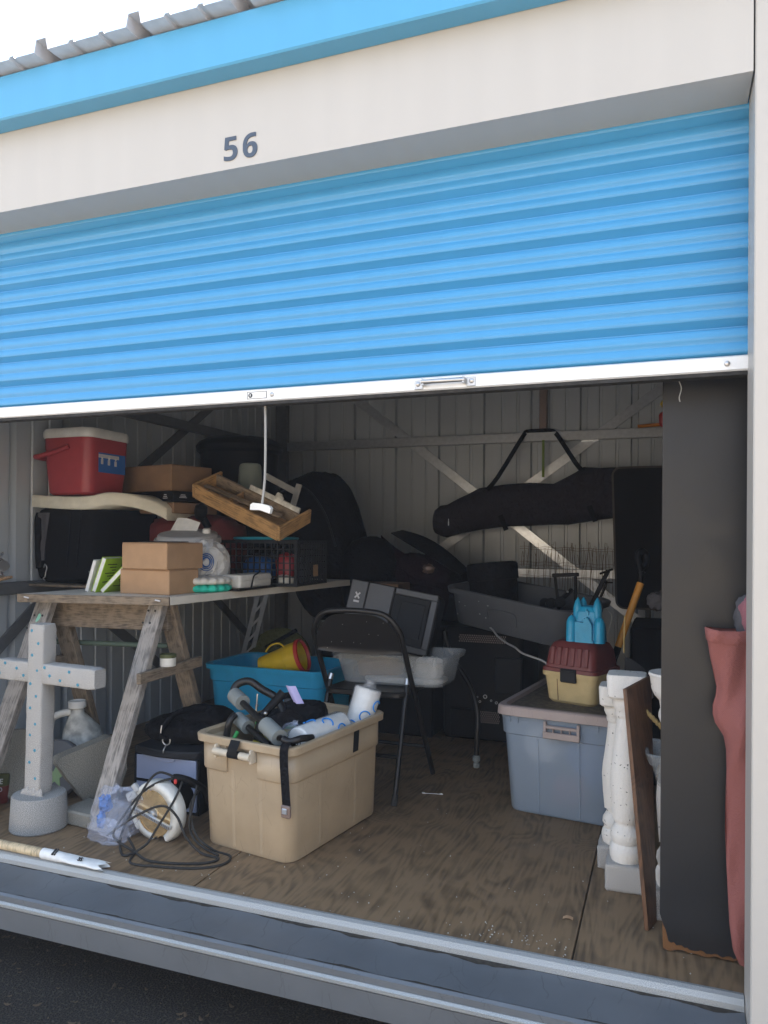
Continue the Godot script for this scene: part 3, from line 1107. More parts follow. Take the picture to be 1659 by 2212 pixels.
	t = carton("cardboard_box", "brown cardboard box, topmost of the two on the shelf's front corner", Vector3(-2.118, 1.0115, -0.80), Vector3(0.255, 0.112, 0.24), -5.0, mats.cardboard)
	g = G.new()
	g.box(Vector3(-2.16, 1.1295, -0.86), Vector3(0.20, 0.004, 0.10), 0.001, Basis(Vector3.UP, 0.25))
	mark(obj("clipboard", g, mats.dark_plastic, self), "dark clipboard lying on the topmost cardboard box on the shelf's corner", "clipboard")

	# books
	var bk := [
		["white slim book leaning at the left of the lime books on the shelf", -2.455, -0.70, -17.0, 0.150, 0.016, true],
		["lime green hardback standing tilted between two pale books on the shelf", -2.415, -0.70, -20.0, 0.165, 0.024, false],
		["lime green book leaning over furthest, its white pages up, beside the cardboard boxes", -2.385, -0.715, -46.0, 0.165, 0.022, false]]
	for b in bk:
		t = thing("book", b[0], "book", Vector3(b[1], 0.9, b[2]), "")
		var e := xf(Vector3(b[1], 0.902, b[2]), 6.0, 0.0, b[3])
		g = G.new(e)
		g.box(Vector3(0, b[4] / 2, -0.06), Vector3(b[5] - 0.006, b[4] - 0.006, 0.126), 0.001)
		obj("pages", g, mats.paper, t)
		for k in [-1.0, 1.0]:
			g = G.new(e)
			g.box(Vector3(k * (b[5] / 2 - 0.0015), b[4] / 2, -0.0625), Vector3(0.003, b[4], 0.133), 0.0008)
			obj("cover", g, mats.paper if b[6] else mats.lime, t)
		g = G.new(e)
		g.box(Vector3(0, b[4] / 2, -0.1275), Vector3(b[5], b[4], 0.003), 0.0008)
		obj("spine", g, mats.paper if b[6] else mats.lime, t)
		if not b[6]:
			g = G.new(e)
			for k in 7:
				g.box(Vector3(b[5] / 2 + 0.0005, b[4] * (0.82 - k * 0.085), -0.055 - 0.012 * (k % 3)), Vector3(0.0008, 0.004, 0.07 - 0.02 * (k % 3)))
			obj("print", g, mats.ink, t)
	t = thing("plastic_cup", "small clear cup lying behind the white book on the shelf", "cup", Vector3(-2.50, 0.9, -0.82))
	g = G.new()
	g.lathe([[0.028, 0.0], [0.030, 0.002], [0.038, 0.085], [0.039, 0.087]], 18, Vector3(-2.50, 0.903, -0.82), Basis.IDENTITY, true, false)
	obj("wall", g, mats.clear_jar, t)

	# bucket with paper and a carrier bag round it
	t = thing("bucket", "grey lidded bucket behind the cardboard boxes on the shelf", "bucket", Vector3(-2.23, 0.9, -1.15))
	c = xf(Vector3(-2.23, 0.902, -1.15))
	g = G.new(c)
	g.lathe([[0.125, 0.0], [0.130, 0.004], [0.148, 0.22]], 32)
	obj("body", g, mats.lid_grey, t)
	c = xf(Vector3(-2.23, 1.118, -1.15), 0.0, 9.0, -3.0)
	g = G.new(c)
	g.lathe([[0.158, 0.0], [0.163, 0.006], [0.163, 0.026], [0.159, 0.032], [0.150, 0.030], [0.145, 0.048], [0.138, 0.054], [0.02, 0.060]], 40)
	obj("lid", g, mats.lid_grey, t)
	g = G.new(c)
	g.lathe([[0.020, 0.055], [0.020, 0.074], [0.016, 0.078]], 14, Vector3(0.09, 0, -0.03))
	obj("spout_cap", g, mats.white_plastic, t)
	g = G.new()
	g.sheet(5, 5, func(u: float, v: float) -> Vector3: return Vector3(-2.37 + u * 0.15 + v * 0.02, 1.165 + v * 0.085 - u * 0.02 + 0.006 * sin(u * 4.0), -1.18 - v * 0.05 + 0.02 * u * v), 0.001)
	mark(obj("paper_sheet", g, mats.paper, self), "white sheet of paper sticking up from the grey bucket lid", "paper")
	t = thing("carrier_bag", "white plastic carrier bag with a round blue print beside the cardboard boxes", "bag", Vector3(-2.05, 0.97, -1.12))
	g = G.new()
	g.crumple(Vector3(-2.10, 1.02, -1.095), Vector3(0.25, 0.235, 0.23), 0.010, 12, 26, 15)
	obj("body", g, mats.bag_plastic, t)
	for r in [0.040, 0.031, 0.022]:
		g = G.new()
		var pts := []
		for k in 22:
			var a := TAU * k / 22.0
			pts.append(Vector3(-2.018 + cos(a) * r * 0.55, 1.035 + sin(a) * r, -0.988 - 0.75 * (cos(a) * r) - absf(sin(a) * r) * 0.12))
		g.tube(pts, 0.0035 if r > 0.03 else 0.005, 6, true, 0.5)
		obj("print", g, mats.print_blue, t)

	# tie-on seat cushions
	for k in 2:
		t = thing("seat_cushion", ["teal scalloped seat cushion, lower of the two stacked on the shelf edge", "white scalloped seat cushion on top of the teal one on the shelf edge"][k], "cushion", Vector3(-2.045, 0.9 + k * 0.034, -0.97))
		g = G.new()
		rs = []
		for p in [[0.04, 0.0], [0.112, 0.001], [0.125, 0.008], [0.128, 0.016], [0.124, 0.026], [0.106, 0.033], [0.03, 0.036]]:
			var ring := PackedVector3Array()
			for i in 96:
				var a := TAU * i / 96.0
				var sc: float = 1.0 - 0.07 * pow(absf(cos(a * 8.0)), 5.0) * clampf(p[0] / 0.1, 0.0, 1.0)
				ring.append(Vector3(-2.018 + cos(a) * p[0] * sc, 0.901 + k * 0.0345 + p[1] - 0.006 * (1.0 - sc) * 14.0 * (1.0 if p[1] > 0.02 else 0.0), -0.975 - sin(a) * p[0] * sc))
			rs.append(ring)
		g.rings(rs, true, true, true, 180.0)
		obj("pad", g, mats.cushion_white if k else mats.teal, t)

	t = thing("plastic_case", "small white plastic case with a bent black handle, beside the seat cushions", "case", Vector3(-1.93, 0.9, -1.22))
	g = G.new()
	g.box(Vector3(-1.925, 0.9055, -1.20), Vector3(0.135, 0.009, 0.37), 0.002)
	obj("tray", g, mats.black_plastic, t)
	g = G.new(xf(Vector3(-1.935, 0.911, -1.22)))
	g.tub([[0.0, 0.10, 0.29, 0.012], [0.004, 0.106, 0.30, 0.012], [0.034, 0.108, 0.30, 0.012]], 3)
	obj("base", g, mats.white_plastic, t)
	g = G.new(xf(Vector3(-1.935, 0.911, -1.22)))
	g.tub([[0.035, 0.112, 0.306, 0.012], [0.044, 0.112, 0.306, 0.012], [0.060, 0.104, 0.296, 0.012], [0.063, 0.096, 0.288, 0.012]], 3)
	g.box(Vector3(0.056, 0.026, 0.02), Vector3(0.016, 0.044, 0.05), 0.006)
	obj("lid", g, mats.white_plastic, t)
	g = G.new()
	g.tube(curve([Vector3(-1.87, 0.91, -1.15), Vector3(-1.872, 0.94, -1.165), Vector3(-1.876, 0.965, -1.185), Vector3(-1.88, 0.975, -1.22), Vector3(-1.88, 0.985, -1.255)]), 0.004, 6)
	obj("handle", g, mats.black_plastic, t)

	# black lattice crate
	t = thing("crate", "black plastic lattice crate with a brown tag, at the middle of the shelf", "crate", Vector3(-1.99, 0.9, -1.58))
	c = xf(Vector3(-1.995, 0.902, -1.60), 3.0)
	for sd in [[Vector3(0, 0, 0.20), 0.0, 0.44], [Vector3(0.22, 0, 0), 90.0, 0.40], [Vector3(0, 0, -0.20), 180.0, 0.44], [Vector3(-0.22, 0, 0), 270.0, 0.40]]:
		g = G.new(c * xf(sd[0], sd[1]))
		var w: float = sd[2]
		var n := int(w / 0.032)
		for i in n + 1:
			g.box(Vector3(-w / 2 + w * i / n, 0.118, 0), Vector3(0.016 if i in [0, n] else 0.006, 0.236, 0.008))
		for y in [0.008, 0.05, 0.085, 0.12, 0.155, 0.19, 0.228]:
			g.box(Vector3(0, y, -0.001), Vector3(w, 0.016 if y in [0.008, 0.228] else 0.006, 0.006))
		obj("lattice_side", g, mats.dark_plastic, t)
	g = G.new(c)
	g.box(Vector3(0, 0.004, 0), Vector3(0.43, 0.006, 0.39))
	obj("base", g, mats.dark_plastic, t)
	g = G.new(c)
	g.box(Vector3(0.2265, 0.075, -0.045), Vector3(0.002, 0.062, 0.060))
	obj("tag", g, mats.cardboard, t)
	var inside := [[mats.print_blue, Vector3(-0.05, 0.08, 0.06), Vector3(0.16, 0.13, 0.14)], [mats.red_plastic, Vector3(0.12, 0.09, 0.09), Vector3(0.10, 0.15, 0.10)], [mats.grey_cloth, Vector3(0.08, 0.08, -0.08), Vector3(0.20, 0.14, 0.16)], [mats.white_plastic, Vector3(0.13, 0.03, 0.13), Vector3(0.08, 0.05, 0.07)]]
	for k in 4:
		g = G.new(c)
		g.lump(inside[k][1], inside[k][2], 0.6, 0.01, 6.0, 20 + k, Basis.IDENTITY, 20, 12)
		mark(obj("clothing_bundle", g, inside[k][0], self), ["dark blue bundle", "dark red bundle", "grey bundle", "small white bundle"][k] + " inside the black lattice crate", "bundle")
	g = G.new()
	g.lathe([[0.17, 0.0], [0.176, 0.006], [0.172, 0.013], [0.150, 0.015], [0.142, 0.010], [0.01, 0.009]], 40, Vector3(-2.02, 1.141, -1.56))
	mark(obj("blue_plate", g, mats.blue_disc, self), "round teal-blue plastic plate lying on top of the black crate", "plate")

	# the drawer-like wooden trough leaning down to the right
	t = thing("wooden_tray", "long pine tray leaning downhill behind the white pull handle, over the crate", "tray", Vector3(-2.05, 1.14, -1.45))
	var ex := Vector3(0.912, -0.385, 0.10).normalized()
	var ey := Vector3(0.34, 0.82, 0.46)
	ey = (ey - ex * ey.dot(ex)).normalized()
	var ez := ex.cross(ey)
	var o := Vector3(-2.285, 1.390, -1.29)
	var q := func(a: float, b: float, cc: float) -> Vector3: return o + ex * a + ey * b + ez * cc
	plank("side_board", mats.pine, t, q.call(0.0, 0.0, 0.0), q.call(0.56, 0.0, 0.0), 0.085, 0.016, ey)
	plank("side_board", mats.old_wood, t, q.call(0.0, 0.0, -0.155), q.call(0.56, 0.0, -0.155), 0.085, 0.016, ey)
	plank("base_board", mats.tan_wood, t, q.call(0.0, -0.024, -0.0775), q.call(0.556, -0.024, -0.0775), 0.138, 0.010, ez)
	plank("end_board", mats.pine, t, q.call(0.569, 0.004, 0.010), q.call(0.569, 0.004, -0.235), 0.080, 0.016, ey)
	plank("end_board", mats.pine, t, q.call(-0.009, 0.0, 0.008), q.call(-0.009, 0.0, -0.20), 0.080, 0.016, ey)
	plank("divider", mats.tan_wood, t, q.call(0.20, 0.0, -0.010), q.call(0.20, 0.0, -0.145), 0.05, 0.010, ey)
	plank("loose_lath", mats.old_wood, t, q.call(0.02, 0.022, -0.05), q.call(0.50, 0.030, -0.09), 0.03, 0.012, ez)
	g = G.new()
	var hexa := []
	for k in 6:
		hexa.append([cos(k * PI / 3) * 0.026, sin(k * PI / 3) * 0.028])
	g.prism(hexa, 0.0, 0.006, Basis(ex, ey, ez), q.call(0.42, 0.075, -0.17))
	g.bar(q.call(0.22, 0.05, -0.17), q.call(0.55, 0.05, -0.17), 0.012, 0.03, 0.002)
	mark(obj("shelf_bracket", g, mats.dirty_white, self), "off-white plastic bracket lying along the back of the pine tray", "bracket")

	t = thing("clear_jug", "tall clear greenish jar standing upside down behind the pine tray", "jar", Vector3(-2.21, 1.3, -1.72))
	g = G.new()
	g.lathe([[0.084, 0.0], [0.080, 0.01], [0.062, 0.25], [0.055, 0.262], [0.045, 0.266], [0.005, 0.267]], 14, Vector3(-2.215, 1.305, -1.72), Basis.IDENTITY, false, true)
	obj("wall", g, mats.clear_jar, t)
	t = thing("bar_rack", "grey plastic frame of thin bars standing behind the pine tray, right of the clear jar", "frame", Vector3(-2.0, 1.3, -1.78))
	for b in [[Vector3(-2.15, 1.505, -1.78), Vector3(-1.955, 1.405, -1.80)], [Vector3(-1.945, 1.455, -1.80), Vector3(-1.995, 1.27, -1.78)], [Vector3(-2.16, 1.36, -1.78), Vector3(-1.99, 1.30, -1.79)]]:
		plank("bar", mats.lid_grey, t, b[0], b[1], 0.036, 0.012, Vector3.UP if b[0].x < -2 else Vector3.RIGHT, 0.003)

	# flat cartons behind the cooler, red bag and dryer below them
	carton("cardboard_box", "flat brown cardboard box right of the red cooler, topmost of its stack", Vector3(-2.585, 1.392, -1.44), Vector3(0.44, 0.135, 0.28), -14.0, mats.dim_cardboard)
	t = thing("dark_box", "flat black box with white print under the brown box right of the cooler", "box", Vector3(-2.55, 1.335, -1.44))
	g = G.new(xf(Vector3(-2.56, 1.337, -1.43), -14.0))
	g.box(Vector3(0, 0.027, 0), Vector3(0.46, 0.052, 0.31), 0.002)
	obj("carton", g, mats.black_plastic, t)
	g = G.new(xf(Vector3(-2.56, 1.337, -1.43), -14.0))
	for k in 3:
		g.box(Vector3(0.2308, 0.020 + k * 0.007, 0.09), Vector3(0.0008, 0.003, 0.05 - k * 0.01))
		g.box(Vector3(0.17, 0.016 + k * 0.009, 0.1558), Vector3(0.035 - k * 0.008, 0.003, 0.0008))
	obj("print", g, mats.pale_print, t)
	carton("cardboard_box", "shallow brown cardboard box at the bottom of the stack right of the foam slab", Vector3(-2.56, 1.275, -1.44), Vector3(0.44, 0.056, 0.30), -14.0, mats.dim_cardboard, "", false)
	g = G.new()
	g.lump(Vector3(-2.44, 1.085, -1.52), Vector3(0.56, 0.37, 0.34), 0.6, 0.02, 4.0, 31)
	mark(obj("red_bag", g, mats.maroon, self), "dark red cloth bag under the stacked boxes, behind the bucket", "bag")
	t = thing("hair_dryer", "black round-nosed hair dryer above the grey bucket lid", "hair dryer", Vector3(-2.27, 1.27, -1.35))
	g = G.new()
	g.lathe([[0.02, 0.0], [0.028, 0.01], [0.034, 0.04], [0.031, 0.07], [0.014, 0.082]], 20, Vector3(-2.29, 1.25, -1.34), Basis.from_euler(Vector3(0.5, 0.2, -0.3)))
	obj("barrel", g, mats.black_plastic, t)
	g = G.new()
	g.tube([Vector3(-2.29, 1.28, -1.34), Vector3(-2.25, 1.20, -1.36)], 0.02, 10)
	obj("grip", g, mats.black_plastic, t)

	t = thing("black_barrel", "big round black bin standing at the far corner, behind the clear jar", "bin", Vector3(-2.62, 0.9, -2.45))
	g = G.new()
	g.lathe([[0.20, 0.0], [0.22, 0.02], [0.26, 0.80], [0.285, 0.82], [0.29, 0.85], [0.27, 0.88], [0.22, 0.905], [0.02, 0.925]], 44, Vector3(-2.695, 0.905, -2.40))
	obj("body", g, mats.black_plastic, t)
	t = thing("duffel_bag", "huge black bag slumped behind the crate, sloping down towards the right", "bag", Vector3(-2.05, 0.6, -2.55))
	g = G.new()
	g.lump(Vector3(-2.15, 1.10, -2.62), Vector3(0.50, 0.98, 0.50), 0.55, 0.012, 1.2, 41, Basis(Vector3.BACK, 0.30), 44, 30)
	obj("body", g, mats.black_nylon, t)
	g = G.new()
	g.tube(curve([Vector3(-2.40, 1.45, -2.37), Vector3(-2.2, 1.48, -2.36), Vector3(-2.05, 1.32, -2.355), Vector3(-1.97, 1.10, -2.36)]), 0.012, 8, false, 0.4)
	obj("strap", g, mats.dark_plastic, t)

	# pull cord hanging from the door, chrome tap at the left
	t = thing("pull_cord", "white braided cord hanging from the door's bottom bar with a white handle", "cord", Vector3(-1.187, 1.57, -0.10))
	g = G.new()
	g.tube(curve([Vector3(-1.214, 1.588, -0.105), Vector3(-1.209, 1.54, -0.10), Vector3(-1.208, 1.42, -0.10), Vector3(-1.210, 1.33, -0.10), Vector3(-1.219, 1.258, -0.10)]), 0.0042, 8)
	obj("rope", g, mats.cord_white, t)
	c = xf(Vector3(-1.221, 1.247, -0.10), 0.0, 0.0, -10.0)
	for k in [-1.0, 1.0]:
		g = G.new(c)
		g.prism([[0.0, -0.008], [0.036 * k, -0.013], [0.038 * k, 0.004], [0.030 * k, 0.011], [0.0, 0.013]], -0.008, 0.008)
		obj("handle_half", g, mats.white_plastic, t)
	t = thing("chrome_tap", "chrome tap fitting at the left edge, in front of the ribbed wall", "tap", Vector3(-2.86, 0.97, -0.60))
	g = G.new()
	g.tube([Vector3(-2.90, 0.99, -0.60), Vector3(-2.82, 1.015, -0.58)], 0.017, 14)
	g.tube([Vector3(-2.825, 1.013, -0.58), Vector3(-2.808, 1.018, -0.576)], 0.024, 14)
	g.tube(curve([Vector3(-2.86, 1.0, -0.59), Vector3(-2.855, 1.03, -0.59), Vector3(-2.835, 1.045, -0.585)]), 0.008, 8)
	g.tube(curve([Vector3(-2.86, 1.0, -0.59), Vector3(-2.85, 0.975, -0.59), Vector3(-2.84, 0.965, -0.59)]), 0.013, 8)
	obj("body", g, mats.steel, t)
	g = G.new()
	g.tube(curve([Vector3(-2.87, 1.045, -0.59), Vector3(-2.845, 1.06, -0.585), Vector3(-2.825, 1.075, -0.58)]), 0.006, 8)
	obj("lever", g, mats.steel, t)
	mark(plank("mounting_strip", mats.tan_wood, self, Vector3(-2.98, 0.925, -0.62), Vector3(-2.80, 0.965, -0.60), 0.03, 0.012, Vector3.BACK), "short tan wooden strip under the chrome tap", "strip")


func build_left_floor() -> void:
	# painted concrete cross
	var t := thing("garden_cross", "white concrete cross with blue paint dots set in a round concrete foot", "cross", Vector3(-2.33, 0, -0.29))
	var g := G.new()
	g.lathe([[0.104, 0.0], [0.108, 0.006], [0.101, 0.128], [0.097, 0.134], [0.02, 0.135]], 40, Vector3(-2.325, 0.001, -0.30))
	obj("foot", g, mats.concrete, t)
	var lean := xf(Vector3(-2.335, 0.13, -0.305), 0.0, 0.0, -1.5)
	g = G.new(lean)
	g.cast(Vector3(0, -0.003, 0), Vector3(0, 0.675, 0), 0.078, 0.072, 0.0013, 3)
	obj("upright", g, mats.concrete_white, t)
	g = G.new(lean)
	g.cast(Vector3(-0.217, 0.483, 0.0), Vector3(0.288, 0.483, 0.0), 0.079, 0.0695, 0.0013, 4, 20)
	obj("crossbar", g, mats.concrete_white, t)
	g = G.new(lean)
	for i in 9:
		g.lump(Vector3(-0.04 + 0.011 * i, 0.008, 0.037), Vector3(0.018, 0.03 + 0.012 * (i % 3), 0.012), 1.0, 0.004, 9.0, i, Basis.IDENTITY, 8, 6)
	obj("mortar", g, mats.concrete_white, t)
	g = G.new(lean)
	var dots := []
	for i in 12:
		dots.append([0.014 if i % 2 else -0.016, 0.655 - i * 0.0525])
	for d in [[0.075, 0.476], [0.045, 0.505], [0.125, 0.463], [0.17, 0.503], [0.215, 0.462], [-0.055, 0.468], [-0.09, 0.500], [-0.15, 0.505], [-0.18, 0.47]]:
		dots.append(d)
	for d in dots:
		g.lathe([[0.0065, 0.0], [0.0055, 0.0012], [0.001, 0.0016]], 9, Vector3(d[0] + rng.randf_range(-0.004, 0.004), d[1] + rng.randf_range(-0.006, 0.006), 0.0358), Basis(Vector3.RIGHT, Vector3.BACK, Vector3.DOWN))
	obj("paint_dots", g, mats.dot_blue, t)

	# white jug
	t = thing("jug", "dirty white plastic jug with a wide cap, behind the white cross", "jug", Vector3(-2.61, 0, -0.82))
	var c := xf(Vector3(-2.595, 0.05, -0.80), 12.0)
	g = G.new(c)
	var rs := []
	for p in [[0.0, 0.15, 0.14, 0.03, 0.03], [0.01, 0.165, 0.155, 0.04, 0.03], [0.15, 0.165, 0.155, 0.045, 0.03], [0.20, 0.155, 0.14, 0.05, 0.028], [0.250, 0.09, 0.095, 0.04, 0.01], [0.275, 0.062, 0.062, 0.03, 0.0], [0.30, 0.06, 0.06, 0.03, 0.0]]:
		rs.append(G.rr(p[0], p[1], p[2], p[3], 6, Vector2(p[4], 0)))
	g.rings(rs, true, true, true, 200.0)
	obj("body", g, mats.dirty_white, t)
	g = G.new(c)
	g.lathe([[0.034, 0.296], [0.041, 0.30], [0.041, 0.325], [0.037, 0.330], [0.033, 0.324], [0.01, 0.324]], 24)
	obj("cap", g, mats.white_plastic, t)
	g = G.new(c)
	g.tube(curve([Vector3(-0.02, 0.280, 0.015), Vector3(-0.075, 0.268, 0.03), Vector3(-0.108, 0.235, 0.04), Vector3(-0.112, 0.12, 0.04), Vector3(-0.09, 0.07, 0.04), Vector3(-0.04, 0.06, 0.03)]), 0.017, 10)
	obj("handle", g, mats.white_plastic, t)
	mark(plank("wood_offcut", mats.old_wood, self, Vector3(-2.75, 0.025, -0.85), Vector3(-2.45, 0.025, -0.85), 0.20, 0.048, Vector3.BACK), "old wood offcut on the floor under the white jug", "offcut")

	# stepping stones and pedestal pieces
	t = thing("stepping_stone", "round rough grey-green stepping stone leaning behind the cross, at the left edge", "stone", Vector3(-2.66, 0, -0.56))
	g = G.new()
	g.lathe([[0.135, 0.0], [0.145, 0.008], [0.148, 0.035], [0.140, 0.045], [0.01, 0.046]], 36, Vector3(-2.685, 0.145, -0.545), Basis.from_euler(Vector3(deg_to_rad(72), deg_to_rad(38), 0)))
	obj("stone", g, mats.rough_concrete, t)
	t = thing("star_stone", "dark round stepping stone with a pale green star, right behind the cross", "stone", Vector3(-2.47, 0, -0.62))
	g = G.new()
	var sb := Basis.from_euler(Vector3(deg_to_rad(76), deg_to_rad(8), 0))
	g.lathe([[0.115, 0.0], [0.125, 0.008], [0.126, 0.03], [0.12, 0.038], [0.01, 0.039]], 36, Vector3(-2.525, 0.12, -0.62), sb)
	obj("stone", g, mats.tub_grey, t)
	g = G.new()
	var star := []
	for k in 10:
		var reach := 0.052 if k % 2 == 0 else 0.023
		star.append([cos(k * PI / 5 + 0.3) * reach, sin(k * PI / 5 + 0.3) * reach])
	g.prism(star, 0.0, 0.003, Basis(sb.x, -sb.z, sb.y), Vector3(-2.525, 0.12, -0.62) + sb * Vector3(0.012, 0.0385, 0.03))
	obj("star", g, mats.star_green, t)
	t = thing("concrete_slab", "square grey concrete slab tipped on its corner beside the trestle leg", "slab", Vector3(-2.27, 0.018, -0.53))
	g = G.new()
	var back := PackedVector3Array()
	var front := PackedVector3Array()
	var un := Vector3(0.438, 0, -0.899)
	var nn := Vector3(0.899, 0, 0.438)
	var chips := RandomNumberGenerator.new()
	chips.seed = 9
	var edge := [Vector2(0.0, 0.224), Vector2(0.131, 0.028), Vector2(0.20, 0.018), Vector2(0.27, 0.02), Vector2(0.31, 0.14), Vector2(0.30, 0.262), Vector2(0.235, 0.292), Vector2(0.02, 0.238)]
	for i in edge.size():
		for k in 5:
			var p: Vector2 = edge[i].lerp(edge[(i + 1) % edge.size()], k / 5.0)
			var at := Vector3(-2.342, 0, -0.40) + un * (p.x + chips.randf_range(-0.002, 0.002)) + Vector3(0, p.y + chips.randf_range(-0.002, 0.002), 0)
			front.append(at)
			back.append(at - nn * 0.058)
	g.rings([back, front])
	obj("slab", g, mats.rough_concrete, t)
	t = thing("concrete_block", "small grey concrete block on the floor at the trestle's foot", "block", Vector3(-2.17, 0, -0.42))
	g = G.new(xf(Vector3(-2.185, 0.001, -0.425), -6.0))
	g.box(Vector3(0, 0.029, 0), Vector3(0.17, 0.058, 0.15), 0.007)
	obj("block", g, mats.rough_concrete, t)
	t = thing("fertiliser_bag", "small red and green printed bag at the left edge behind the cross's foot", "bag", Vector3(-2.64, 0, -0.44))
	c = xf(Vector3(-2.715, 0.001, -0.445), 28.0)
	g = G.new(c)
	g.tub([[0.0, 0.11, 0.05, 0.02], [0.01, 0.12, 0.06, 0.025], [0.075, 0.12, 0.05, 0.02]], 4)
	obj("lower", g, mats.maroon, t)
	g = G.new(c)
	g.tub([[0.0755, 0.12, 0.05, 0.02], [0.11, 0.12, 0.03, 0.01], [0.122, 0.12, 0.012, 0.004]], 4)
	obj("upper", g, mats.olive, t)
	text("print", "TO", 0.026, c * xf(Vector3(0.025, 0.062, 0.0275)), mats.pale_print, t, true)
	text("print", "ITE", 0.030, c * xf(Vector3(0.02, 0.095, 0.022), 0.0, -18.0), mats.paper, t, true)

	# tube with a white paper sleeve
	t = thing("cardboard_tube", "long tan tube with a torn white paper sleeve lying along the sill", "tube", Vector3(-2.2, 0.02, -0.07))
	g = G.new()
	g.tube([Vector3(-2.95, 0.024, -0.085), Vector3(-2.05, 0.023, -0.068)], 0.0165, 16)
	obj("tube", g, mats.tube_tan, t)
	g = G.new()
	rs = []
	for k in 13:
		var f := k / 12.0
		var ring := PackedVector3Array()
		for i in 20:
			var a := TAU * i / 20.0
			var wob := 1.0 + 0.07 * sin(a * 3.0 + k * 1.3) * f
			var h := lerpf(0.0185, 0.009, smoothstep(0.15, 0.6, f))
			var w := lerpf(0.0185, 0.029, smoothstep(0.15, 0.6, f))
			ring.append(Vector3(-2.075 + f * 0.265 + (0.012 * sin(a * 5.0) if k == 12 else 0.0), 0.023 - f * 0.006 + sin(a) * h * wob, -0.068 - 0.003 * f + cos(a) * w * wob))
		rs.append(ring)
	g.rings(rs, true, false, false, 180.0)
	obj("sleeve", g, mats.paper, t)
	g = G.new()
	g.box(Vector3(-2.018, 0.0395, -0.060), Vector3(0.006, 0.004, 0.026), 0.0, Basis(Vector3.RIGHT, 0.5))
	g.box(Vector3(-2.008, 0.0395, -0.060), Vector3(0.003, 0.004, 0.026), 0.0, Basis(Vector3.RIGHT, 0.5))
	obj("sleeve_print", g, mats.ink, t)
	text("sleeve_print", "35", 0.018, Transform3D(Basis.from_euler(Vector3(-1.0, 0, 0)), Vector3(-1.90, 0.0325, -0.057)), mats.ink, t, true, 0.004)

	# circular saw
	t = thing("circular_saw", "circular saw with a white guard and worn golden blade, standing on the floor", "saw", Vector3(-1.80, 0, -0.40))
	var sc := Vector3(-1.826, 0.098, -0.370)
	var fz := Basis.from_euler(Vector3(0, deg_to_rad(-6), 0))
	g = G.new()
	var prof := []
	rs = []
	for k in 33:  # upper guard: a hood round 270 degrees of the blade
		var a := lerpf(-0.9, 3.9, k / 32.0)
		var d := Vector3(cos(a), sin(a), 0)
		var ring := PackedVector3Array()
		var e := 0.022 * (0.5 + 0.5 * cos(a - 0.5))
		for p in [[0.090, 0.008], [0.092, 0.018], [0.100 + e, 0.020], [0.106 + e, 0.010], [0.108 + e, -0.028], [0.102 + e, -0.034], [0.102 + e, 0.006], [0.098 + e, 0.012], [0.094, 0.010], [0.091, 0.006]]:
			ring.append(sc + fz * (d * p[0] + Vector3(0, 0, p[1])))
		ring.reverse()
		rs.append(ring)
	g.rings(rs, true, true, true, 60.0)
	obj("blade_guard", g, mats.saw_white, t)
	g = G.new()
	var teeth := []
	for k in 72:
		var a := TAU * k / 72.0
		var r := 0.0925 if k % 3 == 0 else (0.089 if k % 3 == 1 else 0.085)
		teeth.append([cos(a) * r, sin(a) * r])
	g.prism(teeth, 0.0085, 0.0105, fz, sc)
	obj("blade", g, mats.brass_blade, t)
	g = G.new()
	g.lathe([[0.024, 0.0], [0.024, 0.004], [0.012, 0.005], [0.012, 0.010], [0.009, 0.012], [0.001, 0.012]], 20, sc + fz * Vector3(0, 0, 0.0107), fz * Basis(Vector3.RIGHT, Vector3.BACK, Vector3.DOWN))
	obj("arbor", g, mats.steel, t)
	g = G.new()
	g.bar(sc + fz * Vector3(-0.085, 0.014, 0.026), sc + fz * Vector3(0.10, -0.034, 0.026), 0.012, 0.014, 0.001)
	obj("shoe_edge", g, mats.galvanised, t)
	g = G.new()
	for k in 22:
		var p: Vector3 = (sc + fz * Vector3(-0.085, 0.014, 0.0328)).lerp(sc + fz * Vector3(0.10, -0.034, 0.0328), (k + 0.5) / 22.0)
		g.box(p, Vector3(0.0014, 0.009 if k % 2 else 0.006, 0.0008))
	obj("scale_marks", g, mats.ink, t)
	g = G.new()
	rs = []
	for k in 12:  # the lower guard, drawn back
		var a := lerpf(3.6, 4.7, k / 11.0)
		var d := Vector3(cos(a), sin(a), 0)
		var ring := PackedVector3Array()
		for p in [[0.072, 0.016], [0.097, 0.016], [0.097, -0.012], [0.094, -0.012], [0.094, 0.013], [0.072, 0.013]]:
			ring.append(sc + fz * (d * p[0] + Vector3(0, 0, p[1])))
		ring.reverse()
		rs.append(ring)
	g.rings(rs, true, true, true, 60.0)
	obj("lower_guard", g, mats.saw_white, t)
	g = G.new()
	g.lathe([[0.02, 0.03], [0.052, 0.035], [0.055, 0.06], [0.052, 0.15], [0.04, 0.165], [0.01, 0.17]], 24, sc + Vector3(0.02, 0.02, 0), Basis(Vector3.RIGHT, Vector3.FORWARD, Vector3.UP))
	obj("motor", g, mats.black_plastic, t)
	g = G.new()
	g.tube(curve([Vector3(-1.69, 0.11, -0.52), Vector3(-1.685, 0.17, -0.48), Vector3(-1.715, 0.215, -0.43), Vector3(-1.752, 0.232, -0.40), Vector3(-1.775, 0.215, -0.42), Vector3(-1.785, 0.18, -0.46)]), 0.0145, 10)
	obj("handle", g, mats.black_plastic, t)
	g = G.new()
	g.box(Vector3(-1.745, 0.222, -0.384), Vector3(0.012, 0.018, 0.01), 0.003)
	obj("trigger", g, mats.red_rim, t)
	g = G.new()
	g.box(sc + Vector3(-0.095, 0.058, 0.01), Vector3(0.045, 0.034, 0.035), 0.006, Basis(Vector3.BACK, 0.5))
